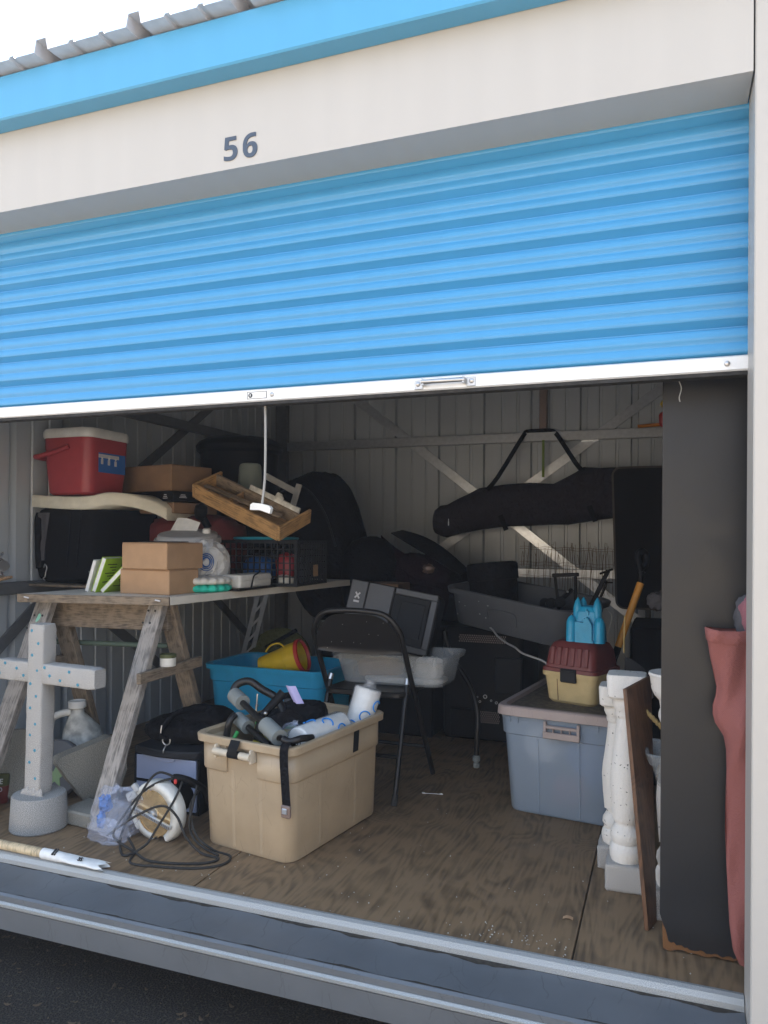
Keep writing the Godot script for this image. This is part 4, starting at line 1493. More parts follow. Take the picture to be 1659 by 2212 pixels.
	g.box(sc + Vector3(-0.083, 0.088, 0.008), Vector3(0.022, 0.035, 0.02), 0.004, Basis(Vector3.BACK, 0.7))
	g.tube([sc + Vector3(-0.06, 0.05, 0.03), sc + Vector3(-0.045, 0.075, 0.03), sc + Vector3(-0.035, 0.055, 0.03)], 0.003, 6)
	obj("clamp", g, mats.lid_grey, t)
	for l in [
		[Vector3(-1.754, 0.232, -0.40), Vector3(-1.792, 0.262, -0.35), Vector3(-1.829, 0.226, -0.33), Vector3(-1.867, 0.143, -0.305), Vector3(-1.903, 0.059, -0.285), Vector3(-1.900, 0.008, -0.262), Vector3(-1.82, 0.005, -0.19), Vector3(-1.78, 0.025, -0.255), Vector3(-1.763, 0.075, -0.30), Vector3(-1.72, 0.17, -0.345), Vector3(-1.730, 0.226, -0.415)],
		[Vector3(-1.88, 0.03, -0.28), Vector3(-1.812, 0.005, -0.235), Vector3(-1.762, 0.004, -0.15), Vector3(-1.656, 0.004, -0.159), Vector3(-1.528, 0.004, -0.193), Vector3(-1.455, 0.004, -0.254), Vector3(-1.466, 0.004, -0.325), Vector3(-1.553, 0.004, -0.35), Vector3(-1.635, 0.045, -0.36), Vector3(-1.682, 0.134, -0.39), Vector3(-1.689, 0.18, -0.47)],
		[Vector3(-1.956, 0.034, -0.26), Vector3(-1.859, 0.105, -0.29), Vector3(-1.753, 0.153, -0.31), Vector3(-1.693, 0.12, -0.32), Vector3(-1.645, 0.054, -0.31), Vector3(-1.574, 0.01, -0.30), Vector3(-1.493, 0.005, -0.29), Vector3(-1.534, 0.005, -0.231), Vector3(-1.695, 0.005, -0.185), Vector3(-1.80, 0.01, -0.22), Vector3(-1.92, 0.04, -0.25), Vector3(-1.91, 0.10, -0.29), Vector3(-1.86, 0.18, -0.33), Vector3(-1.80, 0.222, -0.36), Vector3(-1.755, 0.23, -0.40)],
		[Vector3(-1.695, 0.20, -0.455), Vector3(-1.66, 0.16, -0.38), Vector3(-1.665, 0.08, -0.36), Vector3(-1.645, 0.03, -0.36), Vector3(-1.58, 0.012, -0.335), Vector3(-1.50, 0.012, -0.30)]]:
		g = G.new()
		g.tube(curve(l, 7), 0.0046, 7)
		obj("power_cord", g, mats.rubber, t)

	t = thing("clear_plastic_bag", "crumpled clear bluish plastic bag on the floor left of the circular saw", "bag", Vector3(-1.97, 0, -0.30))
	g = G.new()
	g.crumple(Vector3(-1.968, 0.092, -0.335), Vector3(0.20, 0.19, 0.17), 0.014, 61, 19, 11)
	g.crumple(Vector3(-1.955, 0.045, -0.265), Vector3(0.17, 0.085, 0.10), 0.009, 62, 18, 10)
	obj("film", g, mats.clear_bag, t)
	g = G.new()
	g.crumple(Vector3(-1.985, 0.08, -0.345), Vector3(0.12, 0.11, 0.09), 0.012, 63)
	g.crumple(Vector3(-1.955, 0.045, -0.275), Vector3(0.10, 0.05, 0.05), 0.010, 64)
	obj("filling", g, mats.clear_bag, t)
	g = G.new()
	g.crumple(Vector3(-2.01, 0.13, -0.31), Vector3(0.05, 0.06, 0.05), 0.008, 65)
	g.crumple(Vector3(-2.01, 0.075, -0.29), Vector3(0.03, 0.06, 0.03), 0.006, 66)
	obj("print", g, mats.print_blue, t)

	# drawers with a black bag on top
	t = thing("drawer_unit", "black plastic drawer unit with clear bluish drawers under the shelf", "drawers", Vector3(-1.965, 0, -0.78))
	g = G.new()
	for sx in [-0.158, 0.158]:
		g.box(Vector3(-1.965 + sx, 0.115, -0.79), Vector3(0.010, 0.23, 0.33), 0.002)
	for y in [0.004, 0.118]:
		g.box(Vector3(-1.965, y, -0.79), Vector3(0.305, 0.008, 0.33), 0.001)
	g.box(Vector3(-1.965, 0.117, -0.952), Vector3(0.31, 0.22, 0.006), 0.001)
	obj("frame", g, mats.black_plastic, t)
	g = G.new()
	rs = []
	for y in [0.231, 0.236, 0.256, 0.262]:
		var ring := PackedVector3Array()
		for k in 13:
			var f := k / 12.0
			ring.append(Vector3(-1.805 - f * 0.32, y, -0.96))
		for k in 13:
			var f := k / 12.0
			ring.append(Vector3(-2.125 + f * 0.32, y, -0.625 + 0.028 * sin(PI * f) - (0.004 if y > 0.26 or y < 0.232 else 0.0)))
		rs.append(ring)
	g.rings(rs, true, true, true, 30.0)
	obj("top", g, mats.dark_plastic, t)
	for k in 2:
		g = G.new(xf(Vector3(-1.965, 0.011 + k * 0.113, -0.79)))
		g.box(Vector3(0, 0.052, 0.165), Vector3(0.298, 0.100, 0.004), 0.001)
		g.box(Vector3(-0.146, 0.048, 0), Vector3(0.003, 0.09, 0.32))
		g.box(Vector3(0.146, 0.048, 0), Vector3(0.003, 0.09, 0.32))
		g.box(Vector3(0, 0.002, 0), Vector3(0.29, 0.003, 0.32))
		g.lathe([[0.001, 0.0], [0.05, 0.0], [0.045, 0.004], [0.001, 0.006]], 20, Vector3(0, 0.098, 0.167), Basis(Vector3(1, 0, 0), Vector3(0, 0.3, 0.95), Vector3(0, -0.3, 0.1)))
		obj("drawer", g, mats.clear_drawer, t)
	for k in 2:
		g = G.new()
		g.lathe([[0.02, 0.0], [0.024, 0.004], [0.024, 0.04], [0.02, 0.044]], 18, Vector3(-1.925 + k * 0.055, 0.135, -0.72 - k * 0.03))
		mark(obj("white_tub", g, mats.paper, self), ["small white tub seen through the upper clear drawer, left one", "small white tub seen through the upper clear drawer, right one"][k], "tub")
	t = thing("tool_bag", "limp black bag with a ring clip, lying on the drawer unit", "bag", Vector3(-2.0, 0.26, -0.82))
	g = G.new()
	g.lump(Vector3(-1.99, 0.305, -0.83), Vector3(0.36, 0.105, 0.30), 0.7, 0.010, 2.0, 71)
	g.lump(Vector3(-1.93, 0.35, -0.86), Vector3(0.26, 0.09, 0.20), 0.8, 0.010, 2.0, 72)
	obj("body", g, mats.black_nylon, t)
	g = G.new()
	g.tube(curve([Vector3(-1.955, 0.31, -0.618), Vector3(-1.985, 0.325, -0.618), Vector3(-1.98, 0.37, -0.65), Vector3(-1.95, 0.405, -0.72), Vector3(-1.89, 0.40, -0.80)]), 0.014, 8, false, 0.3)
	obj("strap", g, mats.black_nylon, t)
	g = G.new()
	var arc := []
	for k in 13:
		var a := lerpf(PI * 0.95, TAU + 0.35, k / 12.0)
		arc.append(Vector3(-1.955 + cos(a) * 0.019, 0.302 + sin(a) * 0.019, -0.612))
	g.tube(arc, 0.003, 6)
	g.tube(curve([Vector3(-1.954, 0.285, -0.610), Vector3(-1.952, 0.268, -0.590), Vector3(-1.954, 0.255, -0.590)]), 0.003, 6)
	g.tube([Vector3(-1.985, 0.360, -0.62), Vector3(-1.985, 0.322, -0.612)], 0.0032, 6)
	obj("ring_clip", g, mats.steel, t)


# Storage tote: one shell from the outer foot over the rim and down inside. w, d, h at the rim, taper per side.
func tote_shell(g: G, w: float, d: float, h: float, taper: float, rim: float, band: float, wall := 0.004, r := 0.05) -> void:
	var a := func(y: float, out: float, rr := 0.0) -> Array:
		var k := taper * (1.0 - y / h) * 2.0
		return [y, w - k + out * 2.0, d - k + out * 2.0, r + rr]
	var l := [a.call(0.0, -0.012), a.call(0.004, -0.003), a.call(0.012, 0.0)]
	if band > 0.0:
		l += [a.call(h - band - 0.006, 0.0), a.call(h - band, 0.007)]
	l += [a.call(h - 0.030, 0.007 if band > 0.0 else 0.0), a.call(h - 0.028, rim), a.call(h - 0.004, rim + 0.001), a.call(h, rim - 0.003), a.call(h, 0.002), a.call(h - 0.006, -wall), a.call(0.012, -wall), a.call(0.008, -wall - 0.01)]
	g.tub(l, 6, true, true, 30.0)


# A raised band round a tote that leaves a gap at the front between x0 and x1.
func tote_band(g: G, w: float, d: float, r: float, y0: float, y1: float, out: float, x0: float, x1: float) -> void:
	var l := [Vector2(x1, d / 2)]
	for q in [[1, 1, 90.0], [1, -1, 0.0], [-1, -1, -90.0], [-1, 1, -180.0]]:
		for k in 7:
			var a := deg_to_rad(q[2] - 15.0 * k)
			l.append(Vector2(q[0] * (w / 2 - r) + cos(a) * r, q[1] * (d / 2 - r) + sin(a) * r))
	l.append(Vector2(x0, d / 2))
	var rs := []
	for i in l.size():
		var t: Vector2 = (l[mini(i + 1, l.size() - 1)] - l[maxi(i - 1, 0)]).normalized()
		var n := Vector2(-t.y, t.x) * -1.0
		if n.dot(l[i]) < 0:
			n = -n
		var ring := PackedVector3Array()
		for p in [[-0.006, y0], [out - 0.003, y0 - 0.001], [out - 0.001, y0 + 0.003], [out, y1], [-0.004, y1]]:
			ring.append(Vector3(l[i].x + n.x * p[0] * 1.0, p[1], l[i].y + n.y * p[0]))
		rs.append(ring)
	g.rings(rs, true, true, true, 60.0)


func build_middle() -> void:
	# tan tote
	var t := thing("tan_tote", "large open tan plastic tote at the front, a black strap hanging over its rim", "tote", Vector3(-1.377, 0, -0.62))
	var c := xf(Vector3(-1.378, 0.003, -0.665), -10.5, 1.0)
	var g := G.new(c)
	tote_shell(g, 0.430, 0.615, 0.422, 0.012, 0.019, 0.0)
	obj("body", g, mats.tan_plastic, t)
	g = G.new(c)
	tote_band(g, 0.424, 0.609, 0.05, 0.292, 0.396, 0.009, -0.075, 0.070)
	obj("band", g, mats.tan_plastic, t)
	for s in [[0.0, 0.3035, -0.055, 0.0], [0.0, 0.3035, 0.075, 0.0], [90.0, 0.211, -0.12, 0.0], [90.0, 0.211, 0.115, 0.0]]:  # raised ribs down the sides
		g = G.new(c * xf(Vector3.ZERO, s[0]))
		var dd: float = s[1]
		g.bar(Vector3(s[2], 0.302, dd - 0.004), Vector3(s[2], 0.014, dd - 0.012), 0.018, 0.010, 0.003, Vector3.BACK)
		obj("rib", g, mats.tan_plastic, t)
	g = G.new(c)  # handle roll at the front, wound with tape
	g.tube([Vector3(-0.112, 0.372, 0.338), Vector3(0.062, 0.372, 0.338)], 0.0135, 14)
	for k in [-0.108, 0.058]:
		g.box(Vector3(k, 0.372, 0.322), Vector3(0.010, 0.05, 0.036), 0.003)
	obj("handle", g, mats.pale_tan, t)
	g = G.new(c)
	g.tube([Vector3(-0.040, 0.372, 0.338), Vector3(0.012, 0.372, 0.338)], 0.0146, 14)
	g.sheet(3, 6, func(u: float, v: float) -> Vector3: return Vector3(-0.036 + u * 0.044, 0.372 + 0.052 * v + 0.004 * sin(v * 6.0), 0.352 - 0.020 * v * v), 0.001)
	obj("tape", g, mats.black_plastic, t)
	g = G.new(c)
	g.box(Vector3(0.2235, 0.350, -0.100), Vector3(0.0015, 0.085, 0.036), 0.0, Basis(Vector3.BACK, -0.07))
	obj("tape_patch", g, mats.black_plastic, t)
	g = G.new(c)
	g.box(Vector3(0, 0.325, -0.298), Vector3(0.24, 0.10, 0.006), 0.002)
	obj("inner_panel", g, mats.tan_plastic, t)

	t = thing("lashing_strap", "black webbing strap with a metal buckle hanging over the tan tote's rim", "strap", Vector3(-1.21, 0.42, -0.27))
	g = G.new(c)
	rs_strap(g, curve([Vector3(0.17, 0.385, 0.20), Vector3(0.195, 0.432, 0.285), Vector3(0.203, 0.428, 0.322), Vector3(0.204, 0.39, 0.329), Vector3(0.203, 0.31, 0.322), Vector3(0.202, 0.215, 0.312)]), 0.0165)
	obj("webbing", g, mats.black_nylon, t)
	g = G.new(c)
	g.box(Vector3(0.202, 0.200, 0.316), Vector3(0.040, 0.044, 0.014), 0.004)
	obj("buckle", g, mats.rusty_steel, t)
	g = G.new(c)
	g.box(Vector3(0.202, 0.204, 0.3245), Vector3(0.020, 0.020, 0.008), 0.002)
	obj("thumb_plate", g, mats.galvanised, t)

	# what the tan tote holds
	t = thing("exercise_bars", "black bar frame with grey foam rollers lying across the tan tote", "exercise bar", Vector3(-1.45, 0.40, -0.5))
	var e1 := Vector3(-1.640, 0.512, -0.63)
	var e2 := Vector3(-1.308, 0.428, -0.395)
	g = G.new()
	g.tube([e1, e2], 0.0125, 14)
	obj("bar", g, mats.black_paint, t)
	for k in [[0.0, 0.20], [0.72, 1.0]]:
		g = G.new()
		g.tube([e1.lerp(e2, k[0]), e1.lerp(e2, k[1])], 0.031, 22)
		obj("foam_roller", g, mats.foam_grey, t)
	var f1 := Vector3(-1.59, 0.435, -0.575)
	var f2 := Vector3(-1.36, 0.385, -0.42)
	g = G.new()
	g.tube([f1, f2], 0.0125, 12)
	obj("bar", g, mats.black_paint, t)
	g = G.new()
	g.tube([f1, f1.lerp(f2, 0.34)], 0.027, 20)
	obj("foam_roller", g, mats.foam_grey, t)
	g = G.new()
	g.tube(curve([Vector3(-1.655, 0.515, -0.64), Vector3(-1.645, 0.550, -0.66), Vector3(-1.60, 0.562, -0.68), Vector3(-1.545, 0.53, -0.69), Vector3(-1.48, 0.50, -0.69), Vector3(-1.43, 0.45, -0.66)]), 0.016, 12)
	g.tube(curve([Vector3(-1.285, 0.430, -0.38), Vector3(-1.255, 0.424, -0.375), Vector3(-1.225, 0.432, -0.40), Vector3(-1.215, 0.42, -0.47)]), 0.013, 12)
	g.tube(curve([Vector3(-1.60, 0.33, -0.50), Vector3(-1.585, 0.43, -0.50), Vector3(-1.575, 0.46, -0.53)]), 0.013, 12)
	obj("tube_frame", g, mats.black_paint, t)
	t = thing("pedal_grip", "black T-shaped grip with a shiny bolt sticking up from the tan tote", "grip", Vector3(-1.45, 0.42, -0.55))
	g = G.new()
	g.tube([Vector3(-1.475, 0.445, -0.53), Vector3(-1.405, 0.545, -0.605)], [0.013, 0.019], 12)
	g.tube([Vector3(-1.455, 0.38, -0.50), Vector3(-1.462, 0.47, -0.545)], 0.02, 12)
	obj("grip", g, mats.black_plastic, t)
	g = G.new()
	g.lump(Vector3(-1.438, 0.478, -0.525), Vector3.ONE * 0.016, 1.0, 0.0, 1.0, 1, Basis.IDENTITY, 12, 8)
	obj("bolt", g, mats.steel, t)
	g = G.new()
	g.tube([Vector3(-1.535, 0.43, -0.62), Vector3(-1.535, 0.525, -0.63)], 0.0035, 7)
	g.lathe([[0.006, 0.0], [0.006, 0.008]], 8, Vector3(-1.535, 0.475, -0.627))
	mark(obj("steel_rod", g, mats.steel, self), "thin upright steel rod among the black bars in the tan tote", "rod")
	t = thing("garden_hose", "yellow hose with a green stripe coiled in the tan tote", "hose", Vector3(-1.42, 0.38, -0.55))
	for k in 6:
		var pts := []
		for i in 20:
			var a := TAU * i / 20.0
			pts.append(Vector3(-1.425 + cos(a) * (0.085 - 0.003 * k), 0.352 + k * 0.0175 + sin(a) * 0.016, -0.585 + sin(a) * 0.075))
		g = G.new()
		g.tube(pts, 0.0085, 8, true)
		obj("coil", g, mats.hose_green if k == 4 else mats.hose_yellow, t)
	g = G.new()
	g.tube([Vector3(-1.565, 0.345, -0.47), Vector3(-1.545, 0.405, -0.50)], 0.008, 8)
	mark(obj("green_tool_handle", g, mats.hose_green, self), "short bright green handle beside the foam rollers in the tan tote", "handle")
	t = thing("black_case", "black buckled pouch in the tan tote below the lilac paper", "pouch", Vector3(-1.36, 0.42, -0.72))
	g = G.new()
	g.lump(Vector3(-1.385, 0.43, -0.74), Vector3(0.19, 0.11, 0.14), 0.55, 0.008, 4.0, 81)
	g.lump(Vector3(-1.45, 0.36, -0.70), Vector3(0.16, 0.2, 0.2), 0.7, 0.01, 4.0, 82)
	obj("body", g, mats.black_nylon, t)
	g = G.new()
	for k in [[-0.016, 0, 0.003, 0.018], [0.016, 0, 0.003, 0.018], [0, 0.009, 0.034, 0.003], [0, -0.009, 0.034, 0.003]]:
		g.box(Vector3(-1.385 + k[0], 0.435 + k[1], -0.662), Vector3(k[2], k[3], 0.004))
	obj("buckle", g, mats.galvanised, t)
	g = G.new()
	g.sheet(6, 8, func(u: float, v: float) -> Vector3: return Vector3(-1.318 - v * 0.115 + (u - 0.5) * 0.045, 0.425 + v * 0.125 - 0.018 * sin(v * PI), -0.69 - v * 0.03 + 0.012 * cos((u - 0.5) * PI)), 0.0015)
	mark(obj("lilac_paper", g, mats.lilac, self), "lilac rolled paper sticking out of the tan tote", "paper")
	for k in 2:
		t = thing("paper_towel_roll", ["wrapped roll of paper towels standing in the tan tote's back corner", "wrapped roll of paper towels lying across the tan tote"][k], "paper towels", [Vector3(-1.14, 0.33, -0.83), Vector3(-1.23, 0.38, -0.60)][k])
		var a: Vector3 = [Vector3(-1.218, 0.30, -0.87), Vector3(-1.278, 0.392, -0.485)][k]
		var b: Vector3 = [Vector3(-1.172, 0.520, -0.925), Vector3(-1.215, 0.405, -0.735)][k]
		var ax := (b - a).normalized()
		var sx := ax.cross(Vector3(0.3, 0.2, 1) if k == 0 else Vector3.UP).normalized()
		var bas := Basis(sx, ax, sx.cross(ax))
		var len := a.distance_to(b)
		g = G.new()
		g.lathe([[0.012, 0.004], [0.05, 0.0], [0.055, 0.006], [0.056, len * 0.5], [0.055, len - 0.006], [0.050, len], [0.016, len - 0.004], [0.016, len - 0.02], [0.003, len - 0.021]], 30, a, bas)
		obj("roll", g, mats.paper, t)
		g = G.new()
		rs_film(g, a, bas, len)
		obj("wrapper", g, mats.film, t)
		g = G.new()
		g.crumple(b + ax * 0.010, Vector3(0.06, 0.022, 0.06), 0.006, 200 + k, 11, 5)
		obj("twisted_end", g, mats.film, t)
		g = G.new()
		for j in 3:
			var pts := []
			for i in 15:
				var an: float = lerpf(0.6, 4.6, i / 14.0)
				var hh: float = len * (0.30 + 0.22 * j) + 0.022 * sin(an)
				var th: float = (-1.75 if k == 1 else -2.0) + j * 0.8 + cos(an) * 0.38
				pts.append(a + bas * Vector3(cos(th) * 0.0605, hh, -sin(th) * 0.0605))
			g.tube(pts, 0.003, 5)
		obj("print", g, mats.print_cyan, t)
	text("print", "1/91", 0.030, Transform3D(Basis(Vector3(0.97, 0, 0.24), Vector3(-0.012, 1, 0.05), Vector3(-0.24, -0.05, 0.97)).orthonormalized(), Vector3(-1.284, 0.392, -0.474)), mats.ink, t, false, 0.003)
	g = G.new()
	g.crumple(Vector3(-1.318, 0.412, -0.525), Vector3(0.075, 0.085, 0.075), 0.010, 91)
	mark(obj("film_scrap", g, mats.clear_bag, self), "crumple of clear film beside the lying paper towel roll", "film")

	t = thing("webbing_bundle", "bundle of looped black webbing between the foam rollers and the paper towels", "strap", Vector3(-1.36, 0.40, -0.50))
	for k in 5:
		g = G.new()
		var a0 := 0.7 * k
		rs_ribbon(g, [Vector3(-1.40 + 0.02 * k, 0.37, -0.50), Vector3(-1.39 + 0.02 * cos(a0), 0.43 + 0.012 * sin(a0), -0.51 + 0.01 * k), Vector3(-1.34, 0.455 + 0.008 * k, -0.54 + 0.02 * sin(a0)), Vector3(-1.30 + 0.02 * sin(a0), 0.43, -0.56), Vector3(-1.31, 0.36, -0.55 + 0.01 * k)], 0.013)
		obj("loop", g, mats.black_nylon, t)
	t = thing("hand_tool", "stubby dark grey hand tool standing up behind the black pouch in the tan tote", "tool", Vector3(-1.47, 0.40, -0.78))
	g = G.new()
	g.tube([Vector3(-1.46, 0.33, -0.76), Vector3(-1.485, 0.475, -0.80)], [0.015, 0.019], 12)
	obj("grip", g, mats.tub_grey, t)
	g = G.new()
	g.tube([Vector3(-1.485, 0.475, -0.80), Vector3(-1.49, 0.50, -0.807)], [0.021, 0.017], 12)
	obj("cap", g, mats.black_plastic, t)
	g = G.new()
	g.crumple(Vector3(-1.335, 0.36, -0.62), Vector3(0.16, 0.12, 0.14), 0.010, 93, 16, 9)
	mark(obj("white_package", g, mats.bag_plastic, self), "crumpled white package deep in the tan tote under the lying paper towels", "package")
	g = G.new()
	g.lump(Vector3(-1.45, 0.30, -0.80), Vector3(0.22, 0.16, 0.22), 0.6, 0.012, 3.0, 94)
	mark(obj("black_pouch", g, mats.black_nylon, self), "dark soft pouch at the bottom of the tan tote's back half", "pouch")

	# blue tub with a yellow bucket
	t = thing("blue_tub", "big bright blue plastic tub behind the tan tote", "tub", Vector3(-2.02, 0, -1.80))
	c = xf(Vector3(-2.055, 0.001, -1.82), -2.0)
	g = G.new(c)
	tote_shell(g, 0.72, 0.46, 0.445, 0.03, 0.020, 0.09, 0.004, 0.07)
	obj("body", g, mats.tub_blue, t)
	t = thing("yellow_bucket", "yellow bucket with a red rim lying on its side in the blue tub", "bucket", Vector3(-1.95, 0.45, -1.68))
	var ax := Vector3(0.93, 0.30, -0.10).normalized()
	var sx := ax.cross(Vector3.UP).normalized()
	var bas := Basis(sx, ax, sx.cross(ax))
	g = G.new()
	g.lathe([[0.05, 0.0], [0.058, 0.004], [0.080, 0.17], [0.083, 0.172], [0.088, 0.24], [0.084, 0.24], [0.054, 0.01], [0.01, 0.01]], 32, Vector3(-2.12, 0.425, -1.70), bas)
	obj("body", g, mats.yellow, t)
	g = G.new()
	g.lathe([[0.086, 0.238], [0.095, 0.240], [0.095, 0.258], [0.086, 0.262], [0.082, 0.25]], 32, Vector3(-2.12, 0.425, -1.70), bas, false, false)
	obj("rim", g, mats.red_rim, t)
	g = G.new()
	g.tube(curve([Vector3(-1.96, 0.555, -1.66), Vector3(-1.985, 0.575, -1.64), Vector3(-2.03, 0.56, -1.63), Vector3(-2.06, 0.525, -1.635)]), 0.005, 6)
	obj("handle", g, mats.yellow, t)
	g = G.new()
	for k in 7:
		var p := Vector3(-2.12, 0.425, -1.70) + bas * Vector3(-0.0235, 0.055 + k * 0.011, 0.068 + k * 0.0012)
		g.box(p, Vector3(0.006, 0.02 if k % 2 else 0.013, 0.003), 0.0, bas * Basis(Vector3.BACK, PI / 2))
	obj("print", g, mats.ink, t)
	t = thing("round_bag", "flat round olive green bag standing behind the blue tub", "bag", Vector3(-2.29, 0.3, -2.16))
	g = G.new()
	g.lathe([[0.01, 0.0], [0.20, 0.005], [0.235, 0.02], [0.24, 0.03], [0.235, 0.045], [0.20, 0.06], [0.01, 0.065]], 40, Vector3(-2.27, 0.345, -2.20), Basis.from_euler(Vector3(1.35, 0, 0)))
	obj("body", g, mats.olive, t)
	g = G.new()
	g.tube([Vector3(-2.33, 0.47, -2.12), Vector3(-2.13, 0.585, -2.14)], 0.012, 8)
	obj("strap", g, mats.black_nylon, t)

	# folding chair seen from behind
	t = thing("folding_chair", "black metal folding chair seen from behind, a clear bin on its seat", "chair", Vector3(-1.28, 0, -1.25))
	g = G.new()
	var fr := []
	for s in [-1.0, 1.0]:
		var line := [Vector3(-1.292 + s * 0.226, 0.008, -1.52), Vector3(-1.292 + s * 0.216, 0.45, -1.245), Vector3(-1.292 + s * 0.212, 0.66, -1.115), Vector3(-1.292 + s * 0.205, 0.745, -1.07), Vector3(-1.292 + s * 0.150, 0.815, -1.045), Vector3(-1.292 + s * 0.06, 0.832, -1.038)]
		if s > 0:
			line.reverse()
		fr.append_array(line)
	g.tube(curve(fr, 5), 0.0125, 12)
	obj("front_frame", g, mats.black_paint, t)
	g = G.new()
	g.sheet(20, 10, func(u: float, v: float) -> Vector3:
		var top: float = 0.815 - 0.11 * pow(absf(u - 0.5) * 2.0, 4.0)
		var y: float = lerpf(0.640 - 0.012 * sin(PI * u), top, v)
		return Vector3(-1.292 + (u - 0.5) * 0.405, y, -1.068 + (y - 0.745) * 0.42 - 0.022 * sin(PI * u) + 0.010 * (1.0 if v < 0.02 else 0.0)), 0.004)
	obj("back_panel", g, mats.black_paint, t)
	for s in [-1.0, 1.0]:
		g = G.new()
		g.tube([Vector3(-1.292 + s * 0.190, 0.50, -1.225), Vector3(-1.292 + s * 0.198, 0.02, -1.04)], 0.0115, 12)
		obj("rear_leg", g, mats.black_paint, t)
		g = G.new()
		g.tube([Vector3(-1.292 + s * 0.1896, 0.513, -1.230), Vector3(-1.292 + s * 0.1905, 0.487, -1.220)], 0.0125, 12)
		obj("pivot_cap", g, mats.steel, t)
		g = G.new()
		g.tube([Vector3(-1.292 + s * 0.1975, 0.045, -1.0485), Vector3(-1.292 + s * 0.199, 0.001, -1.031)], 0.0145, 12)
		obj("foot_cap", g, mats.rubber, t)
	g = G.new()
	g.tube([Vector3(-1.485, 0.19, -1.105), Vector3(-1.099, 0.19, -1.105)], 0.009, 8)
	obj("cross_rail", g, mats.black_paint, t)
	g = G.new()
	g.tube([Vector3(-1.512, 0.16, -1.425), Vector3(-1.072, 0.16, -1.425)], 0.009, 8)
	obj("cross_rail", g, mats.black_paint, t)
	g = G.new(xf(Vector3(-1.292, 0.430, -1.33), 0.0, -2.0))
	g.tub([[0.0, 0.375, 0.36, 0.05], [0.004, 0.39, 0.375, 0.055], [0.020, 0.39, 0.375, 0.055], [0.026, 0.375, 0.36, 0.05]], 6)
	obj("seat", g, mats.black_paint, t)
	g = G.new()
	for k in 12:
		g.lump(Vector3(-1.46 + k * 0.032 + rng.randf_range(-0.02, 0.02), 0.66 + rng.randf() * 0.13, -1.048 + rng.randf_range(-0.008, 0.0)), Vector3.ONE * 0.0032, 1.0, 0.0, 1.0, k, Basis.IDENTITY, 6, 4)
	obj("paint_specks", g, mats.dirty_white, t)

	t = thing("clear_bin", "shallow clear plastic bin with a rim, standing on the folding chair's seat", "bin", Vector3(-1.21, 0.457, -1.43))
	c = xf(Vector3(-1.213, 0.458, -1.44), -2.0, 0.0, 1.0)
	g = G.new(c)
	tote_shell(g, 0.56, 0.32, 0.150, 0.03, 0.016, 0.0, 0.003, 0.05)
	obj("body", g, mats.clear_tub, t)
	g = G.new(c)
	g.box(Vector3(0.235, 0.128, 0.172), Vector3(0.014, 0.040, 0.006), 0.002)
	g.box(Vector3(-0.235, 0.128, 0.172), Vector3(0.014, 0.040, 0.006), 0.002)
	obj("catch", g, mats.clear_tub, t)
	g = G.new(c)
	g.lump(Vector3(0.05, 0.026, 0.045), Vector3(0.40, 0.036, 0.16), 0.5, 0.002, 4.0, 95)
	mark(obj("white_paper_stack", g, mats.paper, self), "white paper lying flat in the clear bin on the chair", "paper")
	g = G.new(c)
	g.lump(Vector3(0.17, 0.075, 0.06), Vector3(0.13, 0.11, 0.10), 0.7, 0.014, 5.0, 96)
	mark(obj("foil_packet", g, mats.bag_plastic, self), "crumpled shiny packet at the right end of the clear bin", "packet")
	g = G.new(c)
	g.lump(Vector3(-0.08, 0.07, 0.05), Vector3(0.22, 0.09, 0.10), 0.6, 0.012, 5.0, 97)
	mark(obj("tan_packet", g, mats.dim_cardboard, self), "brownish packet at the left end of the clear bin", "packet")

	# printer on its side
	t = thing("printer", "dark grey printer standing on its end behind the folding chair's back", "printer", Vector3(-1.31, 0.60, -1.55))
	c = xf(Vector3(-1.312, 0.745, -1.60), 4.0, -12.0, -9.5)
	g = G.new(c)
	g.box(Vector3(0, 0, -0.02), Vector3(0.475, 0.315, 0.15), 0.02)
	obj("body", g, mats.black_plastic, t)
	g = G.new(c)
	g.box(Vector3(-0.189, 0, 0.058), Vector3(0.092, 0.305, 0.012), 0.004)
	obj("side_panel", g, mats.printer_grey, t)
	g = G.new(c)
	g.box(Vector3(-0.070, 0, 0.058), Vector3(0.138, 0.305, 0.012), 0.004)
	obj("middle_panel", g, mats.printer_grey, t)
	g = G.new(c)
	for e in [[Vector3(0.118, 0.137, 0.058), Vector3(0.225, 0.032, 0.012)], [Vector3(0.118, -0.137, 0.058), Vector3(0.225, 0.032, 0.012)], [Vector3(0.214, 0, 0.058), Vector3(0.034, 0.245, 0.012)]]:
		g.box(e[0], e[1], 0.004)
	obj("lid_frame", g, mats.printer_grey, t)
	g = G.new(c)
	g.box(Vector3(0.100, 0.0, 0.0565), Vector3(0.188, 0.238, 0.008), 0.003)
	g.box(Vector3(0.110, 0.005, 0.0615), Vector3(0.13, 0.175, 0.006), 0.003)
	obj("lid_panel", g, mats.dark_plastic, t)
	g = G.new(c)
	for k in [-1.0, 1.0]:
		g.bar(Vector3(-0.200, 0.075 - 0.015 * k, 0.0652), Vector3(-0.176, 0.075 + 0.015 * k, 0.0652), 0.008, 0.0015, 0.0, Vector3.BACK)
	g.box(Vector3(-0.188, 0.044, 0.0652), Vector3(0.03, 0.010, 0.0015))
	obj("logo", g, mats.pale_print, t)


func rs_strap(g: G, pts: Array, half: float) -> void:
	# flat webbing, its width along the tote's rim
	var across := Vector3(1.0, 0, -0.12)
	g.sheet(1, pts.size() - 1, func(u: float, v: float) -> Vector3: return pts[roundi(v * (pts.size() - 1))] + across * (u - 0.5) * 2.0 * half, 0.002)


